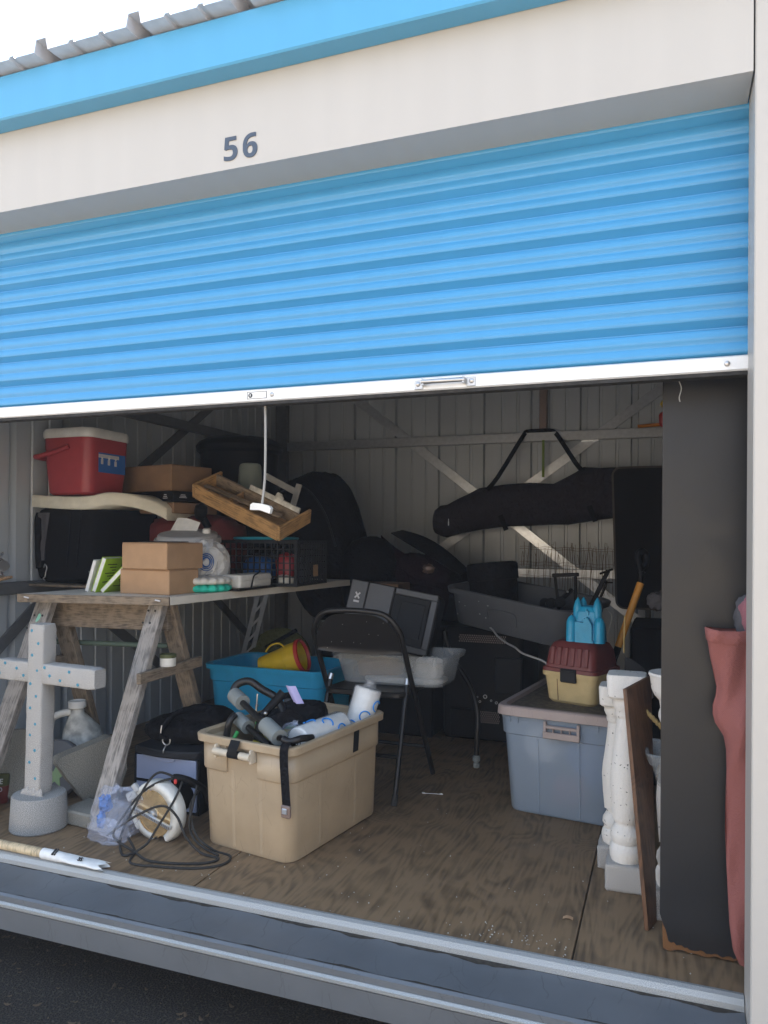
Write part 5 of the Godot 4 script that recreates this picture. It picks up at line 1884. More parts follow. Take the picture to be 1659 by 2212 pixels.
func rs_film(g: G, a: Vector3, bas: Basis, len: float) -> void:
	# wrapping film gathered into a twist at one end
	var rs := []
	for p in [[0.02, -0.004], [0.056, 0.0], [0.0585, 0.01], [0.0575, len * 0.5], [0.0585, len - 0.008], [0.050, len + 0.004], [0.018, len + 0.010], [0.012, len + 0.022], [0.018, len + 0.034]]:
		var ring := PackedVector3Array()
		for i in 30:
			var an := TAU * i / 30.0
			var r: float = p[0] * (1.0 + 0.03 * sin(an * 7.0 + p[1] * 40.0) * (4.0 if p[1] > len else 1.0))
			ring.append(a + bas * Vector3(cos(an) * r, p[1], -sin(an) * r))
		rs.append(ring)
	g.rings(rs, true, false, false, 180.0)


func build_back() -> void:
	# dark things behind the printer
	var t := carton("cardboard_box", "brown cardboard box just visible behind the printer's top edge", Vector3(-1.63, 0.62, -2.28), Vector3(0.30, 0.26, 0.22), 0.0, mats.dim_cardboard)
	var g := G.new()
	g.box(Vector3(-1.62, 0.31, -2.50), Vector3(0.72, 0.618, 0.68), 0.01)
	mark(obj("storage_chest", g, mats.black_plastic, self), "black chest standing on the floor in the shadow behind the chair, below the dark bags", "chest")
	t = thing("open_bag", "open black and purple bag gaping towards the right, behind the printer", "bag", Vector3(-1.6, 0.62, -2.65))
	g = G.new()
	g.lump(Vector3(-1.60, 0.82, -2.72), Vector3(0.62, 0.46, 0.40), 0.65, 0.012, 1.5, 101)
	obj("body", g, mats.purple_cloth, t)
	g = G.new()
	g.sheet(14, 8, func(u: float, v: float) -> Vector3: return Vector3(-1.70 + u * 0.48 - v * 0.05, 1.175 - u * 0.31 - (1 - v) * 0.22 * (1 - u * 0.6) - 0.02 * sin(u * 6.0), -2.52 - v * 0.10 + 0.03 * sin(u * 4.0 + v * 2.0)), 0.006)
	obj("flap", g, mats.purple_cloth, t)
	g = G.new()
	g.sheet(10, 6, func(u: float, v: float) -> Vector3: return Vector3(-1.66 + u * 0.46, 1.19 - u * 0.26 + v * 0.02 + 0.05 * sin(u * PI) * v, -2.54 - v * 0.22), 0.006)
	obj("lining", g, mats.black_nylon, t)
	g = G.new()
	g.lump(Vector3(-1.395, 0.965, -2.50), Vector3(0.07, 0.05, 0.04), 0.9, 0.012, 6.0, 103, Basis.IDENTITY, 14, 9)
	mark(obj("shiny_buckle", g, mats.rusty_steel, self), "small shiny clasp inside the gaping purple bag", "clasp")
	t = thing("black_bag", "round black bag slumped between the huge black bag and the open purple bag", "bag", Vector3(-1.86, 0.62, -2.5))
	g = G.new()
	g.lump(Vector3(-1.80, 0.90, -2.52), Vector3(0.36, 0.52, 0.36), 0.8, 0.012, 1.5, 104)
	obj("body", g, mats.black_nylon, t)
	t = thing("black_sack", "soft black bag hunched right of the purple bag, below the lower girt", "bag", Vector3(-1.32, 0.62, -2.8))
	g = G.new()
	g.lump(Vector3(-1.30, 0.77, -2.80), Vector3(0.34, 0.36, 0.34), 0.8, 0.012, 1.5, 105)
	obj("body", g, mats.black_nylon, t)
	t = thing("floor_trunk", "dark low box on the floor under the black chest's right side", "box", Vector3(-1.25, 0, -2.5))
	g = G.new()
	g.box(Vector3(-1.235, 0.30, -2.60), Vector3(0.04, 0.60, 0.5), 0.004)
	obj("side", g, mats.black_plastic, t)

	# television, seen from behind
	t = thing("television", "bulky black tube television seen from behind, a tote on top", "television", Vector3(-0.98, 0, -2.5))
	g = G.new()
	g.tub([[0.0, 0.44, 0.55, 0.02], [0.02, 0.46, 0.58, 0.03], [0.60, 0.47, 0.58, 0.03], [0.645, 0.44, 0.54, 0.03]], 4)
	var shell := G.new(xf(Vector3(-0.985, 0.002, -2.50)))
	shell.tub([[0.0, 0.44, 0.55, 0.02], [0.02, 0.46, 0.58, 0.03], [0.60, 0.47, 0.58, 0.03], [0.645, 0.44, 0.54, 0.03]], 4)
	obj("housing", shell, mats.black_plastic, t)
	g = G.new()
	g.box(Vector3(-0.83, 0.385, -2.20), Vector3(0.15, 0.20, 0.03), 0.005)
	obj("side_hump", g, mats.dark_plastic, t)
	g = G.new()
	g.box(Vector3(-0.965, 0.10, -2.198), Vector3(0.40, 0.16, 0.02), 0.004)
	obj("foot_panel", g, mats.black_plastic, t)
	for v in [[-1.118, 0.565, 26, 4], [-1.00, 0.115, 12, 6]]:
		g = G.new()
		for i in int(v[2]):
			for j in int(v[3]):
				g.box(Vector3(v[0] + i * 0.0105 + (0.005 if j % 2 else 0.0), v[1] + j * 0.0115, -2.2085 if v[1] > 0.3 else -2.1870), Vector3(0.004, 0.008, 0.003))
		obj("vent_slots", g, mats.mauve, t)
	for k in [[-0.965, 0.255, 0.012], [-0.93, 0.235, 0.006], [-0.995, 0.225, 0.007], [-0.90, 0.225, 0.008], [-1.01, 0.25, 0.005]]:
		g = G.new()
		g.lathe([[k[2], 0.0], [k[2], 0.006], [k[2] * 0.6, 0.006], [k[2] * 0.6, 0.001]], 12, Vector3(k[0], k[1], -2.212), Basis(Vector3.RIGHT, Vector3.BACK, Vector3.DOWN), false, false)
		obj("socket", g, mats.galvanised, t)

	t = thing("grey_tote", "scuffed grey tote, tilted, full of black things on top of the television", "tote", Vector3(-0.75, 0.65, -2.35))
	var c := xf(Vector3(-0.735, 0.655, -2.17), -22.0, 4.0, -7.0)
	g = G.new(c)
	tote_shell(g, 0.76, 0.48, 0.205, 0.03, 0.020, 0.0, 0.004, 0.09)
	obj("body", g, mats.tub_grey, t)
	g = G.new(c)
	g.tube(curve([Vector3(-0.10, 0.075, 0.222), Vector3(-0.10, 0.115, 0.228), Vector3(-0.06, 0.130, 0.231), Vector3(0.04, 0.130, 0.231), Vector3(0.075, 0.115, 0.228), Vector3(0.08, 0.06, 0.220)]), 0.0045, 6)
	obj("handle_ridge", g, mats.tub_grey, t)
	g = G.new(c)
	for k in 9:
		g.lump(Vector3(-0.30 + 0.01 * (k * 37 % 23), 0.06 + 0.014 * (k * 17 % 10), 0.226 + 0.012 * (k * 17 % 10) * 0.07), Vector3(0.010, 0.006, 0.003), 1.0, 0.001, 5.0, k, Basis.IDENTITY, 7, 5)
	obj("paint_flecks", g, mats.lid_grey, t)
	t = thing("black_drum", "black round drum-like bag standing in the grey tote", "bag", Vector3(-0.93, 0.7, -2.3))
	g = G.new()
	g.lathe([[0.125, 0.0], [0.135, 0.01], [0.140, 0.14], [0.147, 0.142], [0.149, 0.225], [0.142, 0.238], [0.12, 0.243], [0.01, 0.246]], 36, Vector3(-0.93, 0.775, -2.30), Basis.from_euler(Vector3(-0.02, 0, 0.10)))
	obj("body", g, mats.black_nylon, t)
	t = thing("trolley_handle", "black U-shaped trolley handle rising from the grey tote", "handle", Vector3(-0.52, 0.75, -2.2))
	for s in [[Vector3(-0.545, 0.70, -2.2), Vector3(-0.577, 0.952, -2.2)], [Vector3(-0.462, 0.70, -2.2), Vector3(-0.468, 0.955, -2.2)]]:
		plank("rod", mats.black_plastic, t, s[0], s[1], 0.016, 0.010, Vector3.RIGHT)
	plank("grip", mats.black_plastic, t, Vector3(-0.592, 0.954, -2.2), Vector3(-0.448, 0.962, -2.2), 0.02, 0.018, Vector3.UP)
	t = thing("stand_arm", "black slanted stand with a hooked top behind the blue sand mould", "stand", Vector3(-0.38, 0.75, -2.25))
	plank("rail", mats.black_plastic, t, Vector3(-0.42, 0.72, -2.25), Vector3(-0.300, 0.985, -2.28), 0.024, 0.014, Vector3.RIGHT)
	plank("rail", mats.black_plastic, t, Vector3(-0.375, 0.74, -2.25), Vector3(-0.305, 0.925, -2.28), 0.014, 0.012, Vector3.RIGHT)
	plank("hook", mats.black_plastic, t, Vector3(-0.345, 0.965, -2.27), Vector3(-0.275, 0.992, -2.28), 0.012, 0.012, Vector3.UP)
	plank("hook", mats.black_plastic, t, Vector3(-0.325, 0.92, -2.27), Vector3(-0.275, 0.918, -2.28), 0.008, 0.01, Vector3.UP)
	t = thing("castor_set", "dark castors and brackets lying in the grey tote by the trolley handle", "castors", Vector3(-0.56, 0.72, -2.15))
	g = G.new()
	for k in [[-0.625, 0.80, -2.16], [-0.585, 0.805, -2.12], [-0.535, 0.815, -2.10]]:
		g.lathe([[0.02, -0.012], [0.03, -0.01], [0.03, 0.01], [0.02, 0.012]], 16, Vector3(k[0], k[1], k[2]), Basis.from_euler(Vector3(1.2, 0.6, 0.3)))
	g.bar(Vector3(-0.56, 0.80, -2.1), Vector3(-0.475, 0.885, -2.14), 0.03, 0.02, 0.004)
	obj("castor", g, mats.black_plastic, t)
	g = G.new()
	g.lump(Vector3(-0.497, 0.873, -2.108), Vector3.ONE * 0.013, 1.0, 0.0, 1.0, 1, Basis.IDENTITY, 9, 6)
	obj("rivet", g, mats.galvanised, t)

	# brushwood roll against the back wall
	t = thing("reed_screen", "roll of thin brown twigs wired together, standing behind the grey tote", "reed screen", Vector3(-0.60, 0.75, -3.0))
	g = G.new()
	var r := RandomNumberGenerator.new()
	r.seed = 77
	for k in 66:
		var x := -0.91 + 0.60 * k / 66.0 + r.randf_range(-0.006, 0.006)
		var y1 := 1.095 + r.randf_range(-0.05, 0.045)
		var y0 := 0.80 + r.randf_range(-0.03, 0.02) if r.randf() < 0.7 else 0.97
		var z := -3.02 + r.randf_range(-0.03, 0.03)
		g.tube([Vector3(x, y0, z), Vector3(x + r.randf_range(-0.012, 0.012), (y0 + y1) / 2, z + r.randf_range(-0.01, 0.01)), Vector3(x + r.randf_range(-0.02, 0.02), y1, z)], r.randf_range(0.0010, 0.0020), 5)
	var tw := obj("twigs", g, mats.twig, t)
	tw.set_meta("kind", "stuff")
	for y in [1.105, 1.09, 1.005, 0.985, 0.915]:
		g = G.new()
		var pts := []
		for k in 16:
			pts.append(Vector3(-0.92 + 0.62 * k / 15.0, y + 0.004 * sin(k * 1.9) - 0.001 * k, -3.02 + 0.02 * sin(k * 2.3)))
		g.tube(pts, 0.0014, 5)
		obj("wire", g, mats.rusty_steel, t)

	# canopy bag hanging from the girt
	t = thing("canopy_bag", "long dark canopy bag slung from the back wall's upper girt", "bag", Vector3(-0.8, 1.4, -3.3))
	g = G.new()
	var rs := []
	for p in [[-1.585, 1.275, 0.070], [-1.578, 1.278, 0.090], [-1.545, 1.285, 0.112], [-1.50, 1.283, 0.118], [-1.40, 1.327, 0.128], [-1.26, 1.372, 0.150], [-1.10, 1.385, 0.150], [-0.90, 1.397, 0.150], [-0.74, 1.402, 0.142], [-0.64, 1.428, 0.165], [-0.54, 1.464, 0.188], [-0.44, 1.463, 0.178], [-0.35, 1.467, 0.172], [-0.15, 1.475, 0.168], [0.05, 1.48, 0.165], [0.20, 1.48, 0.15], [0.22, 1.48, 0.11]]:
		var ring := PackedVector3Array()
		for k in 28:
			var a := TAU * k / 28.0
			var wob := 1.0 + 0.035 * sin(a * 3.0 + p[0] * 9.0) + 0.02 * sin(a * 7.0 + p[0] * 31.0)
			var e := 0.75
			ring.append(Vector3(p[0], p[1] + G.pw(sin(a), e) * p[2] * wob, -3.33 + G.pw(cos(a), e) * 0.125 * wob))
		ring.reverse()
		rs.append(ring)
	g.rings(rs, true, true, true, 180.0)
	obj("body", g, mats.canopy_cloth, t)
	g = G.new()
	rs_ribbon(g, [Vector3(-1.19, 1.50, -3.22), Vector3(-1.135, 1.60, -3.33), Vector3(-0.995, 1.915, -3.545), Vector3(-0.965, 1.945, -3.56), Vector3(-0.88, 1.948, -3.56), Vector3(-0.795, 1.945, -3.56), Vector3(-0.745, 1.905, -3.545), Vector3(-0.60, 1.69, -3.36), Vector3(-0.535, 1.615, -3.25)], 0.016)
	obj("shoulder_strap", g, mats.black_nylon, t)
	for s in [[-1.06, 1.30], [-0.46, 1.36]]:
		g = G.new()
		g.bar(Vector3(s[0] - 0.03, s[1] + 0.02, -3.198), Vector3(s[0] + 0.012, s[1] - 0.085, -3.203), 0.034, 0.006, 0.002, Vector3.BACK)
		obj("grip_loop", g, mats.black_nylon, t)
	g = G.new()
	g.box(Vector3(-1.463, 1.262, -3.198), Vector3(0.008, 0.03, 0.006), 0.002)
	g.box(Vector3(-1.463, 1.285, -3.198), Vector3(0.004, 0.022, 0.006), 0.001)
	obj("zip_pull", g, mats.galvanised, t)
	g = G.new()
	g.box(Vector3(-0.845, 1.74, -3.525), Vector3(0.018, 0.27, 0.005), 0.001)
	mark(obj("green_strap", g, mats.strap_green, self), "narrow green strap hanging from the upper girt above the canopy bag", "strap")

	# dark rounded tabletop on edge
	t = thing("folding_tabletop", "dark round-cornered tabletop with a thin brown edge, stood on end at the right", "tabletop", Vector3(0.0, 0.0, -2.6))
	g = G.new()
	var l := []
	var lo := []
	for q in [[-0.245, 0.80, 180.0], [0.30, 0.80, 270.0], [0.30, 1.53, 0.0], [-0.255, 1.53, 90.0]]:
		for k in 7:
			var a := deg_to_rad(q[2] + 15.0 * k)
			l.append([q[0] + cos(a) * 0.04 + (0.0 if q[1] > 1 or q[0] > 0 else 0.015), q[1] + sin(a) * 0.04])
			lo.append([q[0] + cos(a) * 0.052 + (0.0 if q[1] > 1 or q[0] > 0 else 0.015), q[1] + sin(a) * 0.052])
	g.prism(l, -2.63, -2.595)
	obj("board", g, mats.black_board, t)
	g = G.new()
	g.prism(lo, -2.628, -2.600)
	obj("edge_band", g, mats.subfloor, t)
	for s in [-0.1, 0.25]:
		plank("leg", mats.black_paint, t, Vector3(s, 0.0, -2.62), Vector3(s, 0.80, -2.62), 0.03, 0.03, Vector3.RIGHT)

	# tools lying on the girt at the right
	g = G.new()
	g.tube([Vector3(-0.195, 1.945, -3.53), Vector3(0.05, 1.957, -3.53)], 0.012, 10)
	mark(obj("orange_tool", g, mats.orange, self), "orange wooden tool handle lying on the upper girt at the right", "tool")
	g = G.new()
	g.lump(Vector3(-0.025, 1.985, -3.52), Vector3(0.06, 0.10, 0.05), 0.7, 0.006, 5.0, 3, Basis.IDENTITY, 16, 10)
	mark(obj("red_rag", g, mats.red_rim, self), "bit of dark red cloth by the orange tool handle on the girt", "cloth")
	g = G.new()
	g.lump(Vector3(-0.022, 2.09, -3.52), Vector3(0.05, 0.05, 0.05), 0.9, 0.004, 5.0, 4, Basis.IDENTITY, 16, 10)
	mark(obj("yellow_tape_roll", g, mats.yellow, self), "small yellow roll peeping out above the orange tool handle", "roll")

	# white cable, black curved stand
	g = G.new()
	g.tube(curve([Vector3(-1.0, 0.655, -2.16), Vector3(-0.977, 0.674, -2.12), Vector3(-0.889, 0.672, -2.0), Vector3(-0.835, 0.640, -1.92), Vector3(-0.761, 0.622, -1.8), Vector3(-0.70, 0.616, -1.7), Vector3(-0.643, 0.604, -1.6), Vector3(-0.52, 0.602, -1.42), Vector3(-0.49, 0.58, -1.38)]), 0.005, 7)
	mark(obj("white_cable", g, mats.lid_grey, self), "pale cable running from the television's top down to the tackle box", "cable")
	t = thing("curved_stand", "black curved tubular stand with a pale rubber tip, right of the folding chair", "stand", Vector3(-0.90, 0, -1.70))
	g = G.new()
	g.tube(curve([Vector3(-0.894, 0.055, -1.705), Vector3(-0.892, 0.16, -1.71), Vector3(-0.895, 0.27, -1.73), Vector3(-0.93, 0.37, -1.76), Vector3(-0.99, 0.45, -1.80), Vector3(-1.05, 0.52, -1.82), Vector3(-1.09, 0.60, -1.84), Vector3(-1.105, 0.66, -1.85)]), 0.013, 10)
	obj("tube", g, mats.black_paint, t)
	g = G.new()
	g.lathe([[0.014, 0.0], [0.017, 0.003], [0.017, 0.022], [0.012, 0.024], [0.012, 0.03], [0.020, 0.034], [0.020, 0.055], [0.014, 0.062]], 14, Vector3(-0.894, 0.001, -1.705))
	obj("rubber_tip", g, mats.foam_grey, t)


func rs_ribbon(g: G, pts: Array, half: float) -> void:
	var l := curve(pts, 3)
	var n := l.size() - 1
	g.sheet(1, n, func(u: float, v: float) -> Vector3:
		var i := roundi(v * n)
		var d: Vector3 = (l[mini(i + 1, n)] - l[maxi(i - 1, 0)]).normalized()
		var s := d.cross(Vector3.BACK).normalized()
		return l[i] + s * (u - 0.5) * 2.0 * half, 0.002)


func baluster(called: String, label: String, at: Vector3, scale_y: float, bowl := false) -> Node3D:
	var t := thing(called, label, "baluster", at, "white concrete balusters")
	var g := G.new(Transform3D(Basis.from_scale(Vector3(1, scale_y, 1)), at))
	g.lump(Vector3(0, 0.043, 0), Vector3(0.124, 0.088, 0.124), 0.14, 0.0045, 9.0, 7 + int(at.z * 50.0), Basis.IDENTITY, 56, 24)
	obj("plinth", g, mats.concrete_white, t)
	g = G.new(Transform3D(Basis.from_scale(Vector3(1, scale_y, 1)), at))
	g.lathe([[0.046, 0.080], [0.052, 0.100], [0.054, 0.118], [0.051, 0.134], [0.044, 0.145], [0.046, 0.152], [0.051, 0.166], [0.049, 0.184], [0.040, 0.200], [0.036, 0.207], [0.036, 0.213], [0.043, 0.226]], 36, Vector3.ZERO, Basis.IDENTITY, true, false, 40.0)
	obj("turned_base", g, mats.baluster_white, t)
	g = G.new(Transform3D(Basis.from_scale(Vector3(1, scale_y, 1)), at))
	g.lathe([[0.046, 0.222], [0.052, 0.29], [0.056, 0.358], [0.053, 0.40], [0.046, 0.45], [0.039, 0.51], [0.035, 0.56]], 8, Vector3.ZERO, Basis(Vector3.UP, 0.39), true, true, 40.0)
	obj("shaft", g, mats.baluster_white, t)
	g = G.new(Transform3D(Basis.from_scale(Vector3(1, scale_y, 1)), at))
	g.lathe([[0.030, 0.555], [0.036, 0.562], [0.039, 0.572], [0.038, 0.582], [0.041, 0.588], [0.047, 0.603], [0.047, 0.616], [0.043, 0.628]], 36, Vector3.ZERO, Basis.IDENTITY, true, true, 40.0)
	obj("collar", g, mats.baluster_white, t)
	g = G.new(Transform3D(Basis.from_scale(Vector3(1, scale_y, 1)), at))
	if bowl:
		g.lathe([[0.040, 0.62], [0.045, 0.655], [0.060, 0.672], [0.068, 0.69], [0.072, 0.725], [0.077, 0.735], [0.075, 0.742], [0.066, 0.739], [0.01, 0.733]], 36)
	else:
		g.tub([[0.626, 0.104, 0.104, 0.02], [0.634, 0.120, 0.116, 0.022], [0.70, 0.126, 0.120, 0.022], [0.706, 0.120, 0.114, 0.020]], 5)
	obj("capital", g, mats.baluster_white, t)
	return t


func build_right() -> void:
	# pale blue tote with a mauve lid
	var t := thing("blue_grey_tote", "cloudy blue-grey tote with a mauve lid on the right, a tackle box on top", "tote", Vector3(-0.40, 0, -1.48))
	var c := xf(Vector3(-0.362, 0.001, -1.475), -8.0)
	var g := G.new(c)
	tote_shell(g, 0.49, 0.74, 0.425, 0.028, 0.008, 0.09, 0.004, 0.05)
	obj("body", g, mats.clear_tote, t)
	g = G.new(c)
	g.tub([[0.412, 0.530, 0.775, 0.055], [0.414, 0.536, 0.782, 0.055], [0.446, 0.530, 0.776, 0.055], [0.452, 0.518, 0.764, 0.052], [0.452, 0.475, 0.72, 0.045], [0.437, 0.465, 0.71, 0.045]], 6)
	obj("lid", g, mats.mauve, t)
	g = G.new(c)
	g.tub([[0.4372, 0.464, 0.709, 0.045], [0.4378, 0.40, 0.64, 0.04], [0.442, 0.39, 0.63, 0.04]], 6, false, true)
	obj("lid_panel", g, mats.dusty_lid, t)
	g = G.new(c)
	for e in [[Vector3(0.020, 0.385, 0.388), Vector3(0.135, 0.012, 0.014)], [Vector3(0.020, 0.352, 0.392), Vector3(0.150, 0.026, 0.012)], [Vector3(-0.048, 0.375, 0.386), Vector3(0.012, 0.062, 0.018)], [Vector3(0.088, 0.375, 0.386), Vector3(0.012, 0.062, 0.018)], [Vector3(-0.014, 0.368, 0.386), Vector3(0.005, 0.036, 0.016)], [Vector3(0.020, 0.368, 0.386), Vector3(0.005, 0.036, 0.016)], [Vector3(0.054, 0.368, 0.386), Vector3(0.005, 0.036, 0.016)]]:
		g.box(e[0], e[1], 0.002)
	obj("latch_handle", g, mats.mauve, t)
	for s in [-0.085, 0.085]:
		g = G.new(c)
		g.bar(Vector3(s, 0.325, 0.366), Vector3(s, 0.012, 0.343), 0.008, 0.006, 0.002, Vector3.BACK)
		obj("rib", g, mats.clear_tote, t)
	g = G.new(c)
	for s in [-0.20, -0.165, 0.165, 0.20]:
		g.box(Vector3(s, 0.398, 0.384), Vector3(0.004, 0.026, 0.010), 0.001)
	obj("rim_tab", g, mats.clear_tote, t)
	for k in [[Vector3(-0.06, 0.12, 0.18), Vector3(0.26, 0.2, 0.2), "grey_cloth", "grey folded cloth"], [Vector3(0.08, 0.20, 0.10), Vector3(0.2, 0.34, 0.3), "print_blue", "blue clothes"], [Vector3(0.02, 0.10, 0.24), Vector3(0.16, 0.13, 0.10), "pink_cloth", "pinkish cloth"], [Vector3(-0.10, 0.27, 0.05), Vector3(0.2, 0.2, 0.5), "paper", "pale linen"]]:
		g = G.new(c)
		g.lump(k[0], k[1], 0.7, 0.015, 4.0, 111 + int(k[0].x * 100))
		mark(obj("folded_cloth", g, mats[k[2]], self), str(k[3]) + " showing faintly through the cloudy blue-grey tote", "cloth")

	# tackle box
	t = thing("tackle_box", "tan tackle box with a ribbed maroon lid on the mauve-lidded tote", "tackle box", Vector3(-0.35, 0.445, -1.38))
	c = xf(Vector3(-0.350, 0.4435, -1.395), -21.0)
	g = G.new(c)
	g.tub([[0.0, 0.200, 0.20, 0.03], [0.012, 0.222, 0.222, 0.035], [0.10, 0.240, 0.24, 0.03], [0.116, 0.244, 0.244, 0.03], [0.117, 0.258, 0.258, 0.03], [0.136, 0.262, 0.262, 0.03]], 5)
	obj("base", g, mats.tackle_tan, t)
	g = G.new(c)
	g.tub([[0.137, 0.262, 0.262, 0.03], [0.152, 0.258, 0.258, 0.03], [0.153, 0.240, 0.240, 0.03], [0.225, 0.228, 0.215, 0.035], [0.255, 0.205, 0.185, 0.04], [0.266, 0.17, 0.15, 0.04]], 6, true, true, 50.0)
	obj("lid", g, mats.maroon, t)
	for k in 6:
		g = G.new(c)
		var x := -0.080 + k * 0.032
		g.bar(Vector3(x, 0.165, 0.1185), Vector3(x * 0.98, 0.243, 0.1045), 0.020, 0.010, 0.003, Vector3.BACK)
		obj("lid_rib", g, mats.maroon, t)
	g = G.new(c)
	g.box(Vector3(0.005, 0.125, 0.131), Vector3(0.074, 0.058, 0.014), 0.004)
	g.box(Vector3(0.005, 0.148, 0.136), Vector3(0.064, 0.010, 0.012), 0.003)
	obj("latch", g, mats.dark_plastic, t)
	g = G.new(c)
	g.bar(Vector3(-0.052, 0.012, 0.1115), Vector3(-0.053, 0.105, 0.120), 0.003, 0.003, 0.0, Vector3.BACK)
	obj("seam", g, mats.dark_wood, t)
	g = G.new(c)
	g.tube(curve([Vector3(-0.085, 0.255, -0.06), Vector3(-0.082, 0.282, -0.065), Vector3(-0.055, 0.298, -0.07), Vector3(0.04, 0.298, -0.07), Vector3(0.07, 0.282, -0.065), Vector3(0.075, 0.255, -0.06)]), 0.010, 10)
	obj("carry_handle", g, mats.maroon, t)

	# sand mould
	t = thing("sand_mould", "bright blue toy castle sand mould standing on the tackle box", "toy", Vector3(-0.32, 0.71, -1.36))
	c = xf(Vector3(-0.318, 0.709, -1.37), -14.0)
	g = G.new(c)
	g.tub([[0.0, 0.140, 0.105, 0.02], [0.075, 0.128, 0.095, 0.02], [0.078, 0.106, 0.085, 0.02], [0.130, 0.098, 0.075, 0.02], [0.150, 0.07, 0.06, 0.025], [0.156, 0.035, 0.03, 0.01]], 5)
	obj("keep", g, mats.mould_blue, t)
	for w in [[-0.062, 0.040, 0.024, 0.085, 0.115], [0.062, 0.040, 0.024, 0.085, 0.115], [-0.043, 0.015, 0.021, 0.145, 0.192], [0.043, 0.015, 0.021, 0.145, 0.192], [-0.032, -0.025, 0.019, 0.150, 0.190], [0.032, -0.025, 0.019, 0.150, 0.190]]:
		g = G.new(c)
		g.lathe([[w[2], 0.0], [w[2] * 0.93, w[3]], [w[2] * 0.6, (w[3] + w[4]) / 2.0 + 0.004], [0.001, w[4]]], 18, Vector3(w[0], 0.0, w[1]))
		obj("tower", g, mats.mould_blue, t)
	g = G.new(c)
	g.prism([[-0.038, 0.0], [0.042, 0.0], [0.042, 0.012], [0.036, 0.012], [0.036, 0.078], [0.018, 0.106], [0.010, 0.110], [0.008, 0.104], [0.0, 0.104], [0.0, 0.086], [-0.016, 0.086], [-0.016, 0.088], [-0.038, 0.088]], 0.045, 0.066)
	obj("gatehouse", g, mats.mould_blue, t)
	g = G.new(c)
	g.box(Vector3(0.008, 0.126, 0.040), Vector3(0.014, 0.018, 0.012))
	g.box(Vector3(0.004, 0.139, 0.040), Vector3(0.006, 0.008, 0.012))
	obj("battlement", g, mats.mould_blue, t)
	g = G.new(c)
	g.tube(curve([Vector3(0.066, 0.14, -0.03), Vector3(0.094, 0.12, -0.02), Vector3(0.097, 0.08, 0.0), Vector3(0.088, 0.03, 0.02)]), 0.0016, 5)
	obj("string", g, mats.cord_white, t)
	g = G.new(c)
	g.tube(curve([Vector3(-0.05, 0.13, 0.01), Vector3(-0.072, 0.115, 0.01), Vector3(-0.08, 0.09, 0.02)]), 0.0016, 5)
	obj("string", g, mats.cord_white, t)

	# spade with a yellow shaft
	t = thing("spade", "spade with an amber yellow shaft and black D-grip leaning behind the tackle box", "spade", Vector3(-0.2, 0.0, -1.75))
	var top := Vector3(-0.112, 0.955, -1.62)
	var low := Vector3(-0.205, 0.665, -1.56)
	g = G.new()
	g.tube([top, low], 0.0165, 14)
	obj("shaft", g, mats.handle_yellow, t)
	g = G.new()
	g.tube([low, low + (low - top) * 0.5, low + (low - top) * 1.9], [0.0165, 0.014, 0.012], 10)
	g.tube([top, top + Vector3(0.003, 0.05, -0.01)], [0.010, 0.013], 10)
	g.tube(curve([top + Vector3(0.003, 0.05, -0.01), top + Vector3(-0.008, 0.085, -0.02), top + Vector3(-0.012, 0.125, -0.03), top + Vector3(0.0, 0.145, -0.04), top + Vector3(0.018, 0.135, -0.06), top + Vector3(0.022, 0.09, -0.055), top + Vector3(0.006, 0.05, -0.01)]), 0.015, 10)
	obj("grip", g, mats.black_plastic, t)
	g = G.new()
	g.lump(Vector3(-0.035, 0.885, -1.50), Vector3(0.085, 0.075, 0.08), 0.9, 0.012, 5.0, 121)
	mark(obj("grey_rag", g, mats.grey_cloth, self), "rolled grey cloth peeping out left of the dark bookcase panel", "cloth")
	t = thing("hand_saw", "dull grey curved saw blade standing behind the balusters", "saw", Vector3(-0.09, 0.5, -1.0))
	g = G.new()
	g.prism([[-0.150, 0.62], [-0.148, 0.705], [-0.12, 0.695], [-0.08, 0.665], [-0.05, 0.62], [-0.05, 0.45], [-0.13, 0.45]], -1.003, -1.0)
	obj("blade", g, mats.dark_plastic, t)
	g = G.new()
	g.tube([Vector3(-0.152, 0.72, -1.0), Vector3(-0.150, 0.86, -1.0)], 0.003, 6)
	obj("rod", g, mats.rope_gold, t)
	t = thing("black_crate", "tall black box in the shadow behind the spade and the bookcase panel", "box", Vector3(0.06, 0, -1.95))
	g = G.new()
	g.box(Vector3(0.07, 0.37, -1.98), Vector3(0.46, 0.74, 0.50), 0.01)
	obj("side", g, mats.black_cloth, t)

	# balusters
	baluster("baluster", "white concrete baluster standing in front, right of the mauve-lidded tote", Vector3(-0.122, 0.001, -0.608), 1.0)
	var b := baluster("baluster", "chipped white baluster half hidden at the left behind the front baluster", Vector3(-0.160, 0.001, -0.775), 0.90)
	b.rotation.y = 0.0
	baluster("baluster", "white baluster with a flared bowl top beside the dark bookcase panel's edge", Vector3(0.025, 0.001, -0.46), 1.0, true)

	# brown board
	var p0 := Vector3(-0.055, 0.0, -0.325)
	var p1 := Vector3(-0.125, 0.69, -0.410)
	var wd := Vector3(0.085, 0.02, -0.22).normalized()
	t = thing("brown_board", "dark brown varnished board leaning on the front baluster", "board", p0)
	g = G.new()
	var nn := wd.cross(p1 - p0).normalized() * 0.012
	g.flat = true
	var r0 := PackedVector3Array([p0, p0 + wd * 0.06, p0 + wd * 0.06 + nn, p0 + nn])
	var r1 := PackedVector3Array([p1, p1 + wd * 0.19, p1 + wd * 0.19 + nn, p1 + nn])
	g.rings([r0, r1])
	g.flat = false
	obj("board", g, mats.dark_wood, t)

	# bookcase with a broken front panel
	t = thing("bookcase", "dark grey laminate bookcase end panel with a broken chipboard foot, right side", "bookcase", Vector3(0.14, 0, -0.24))
	g = G.new()
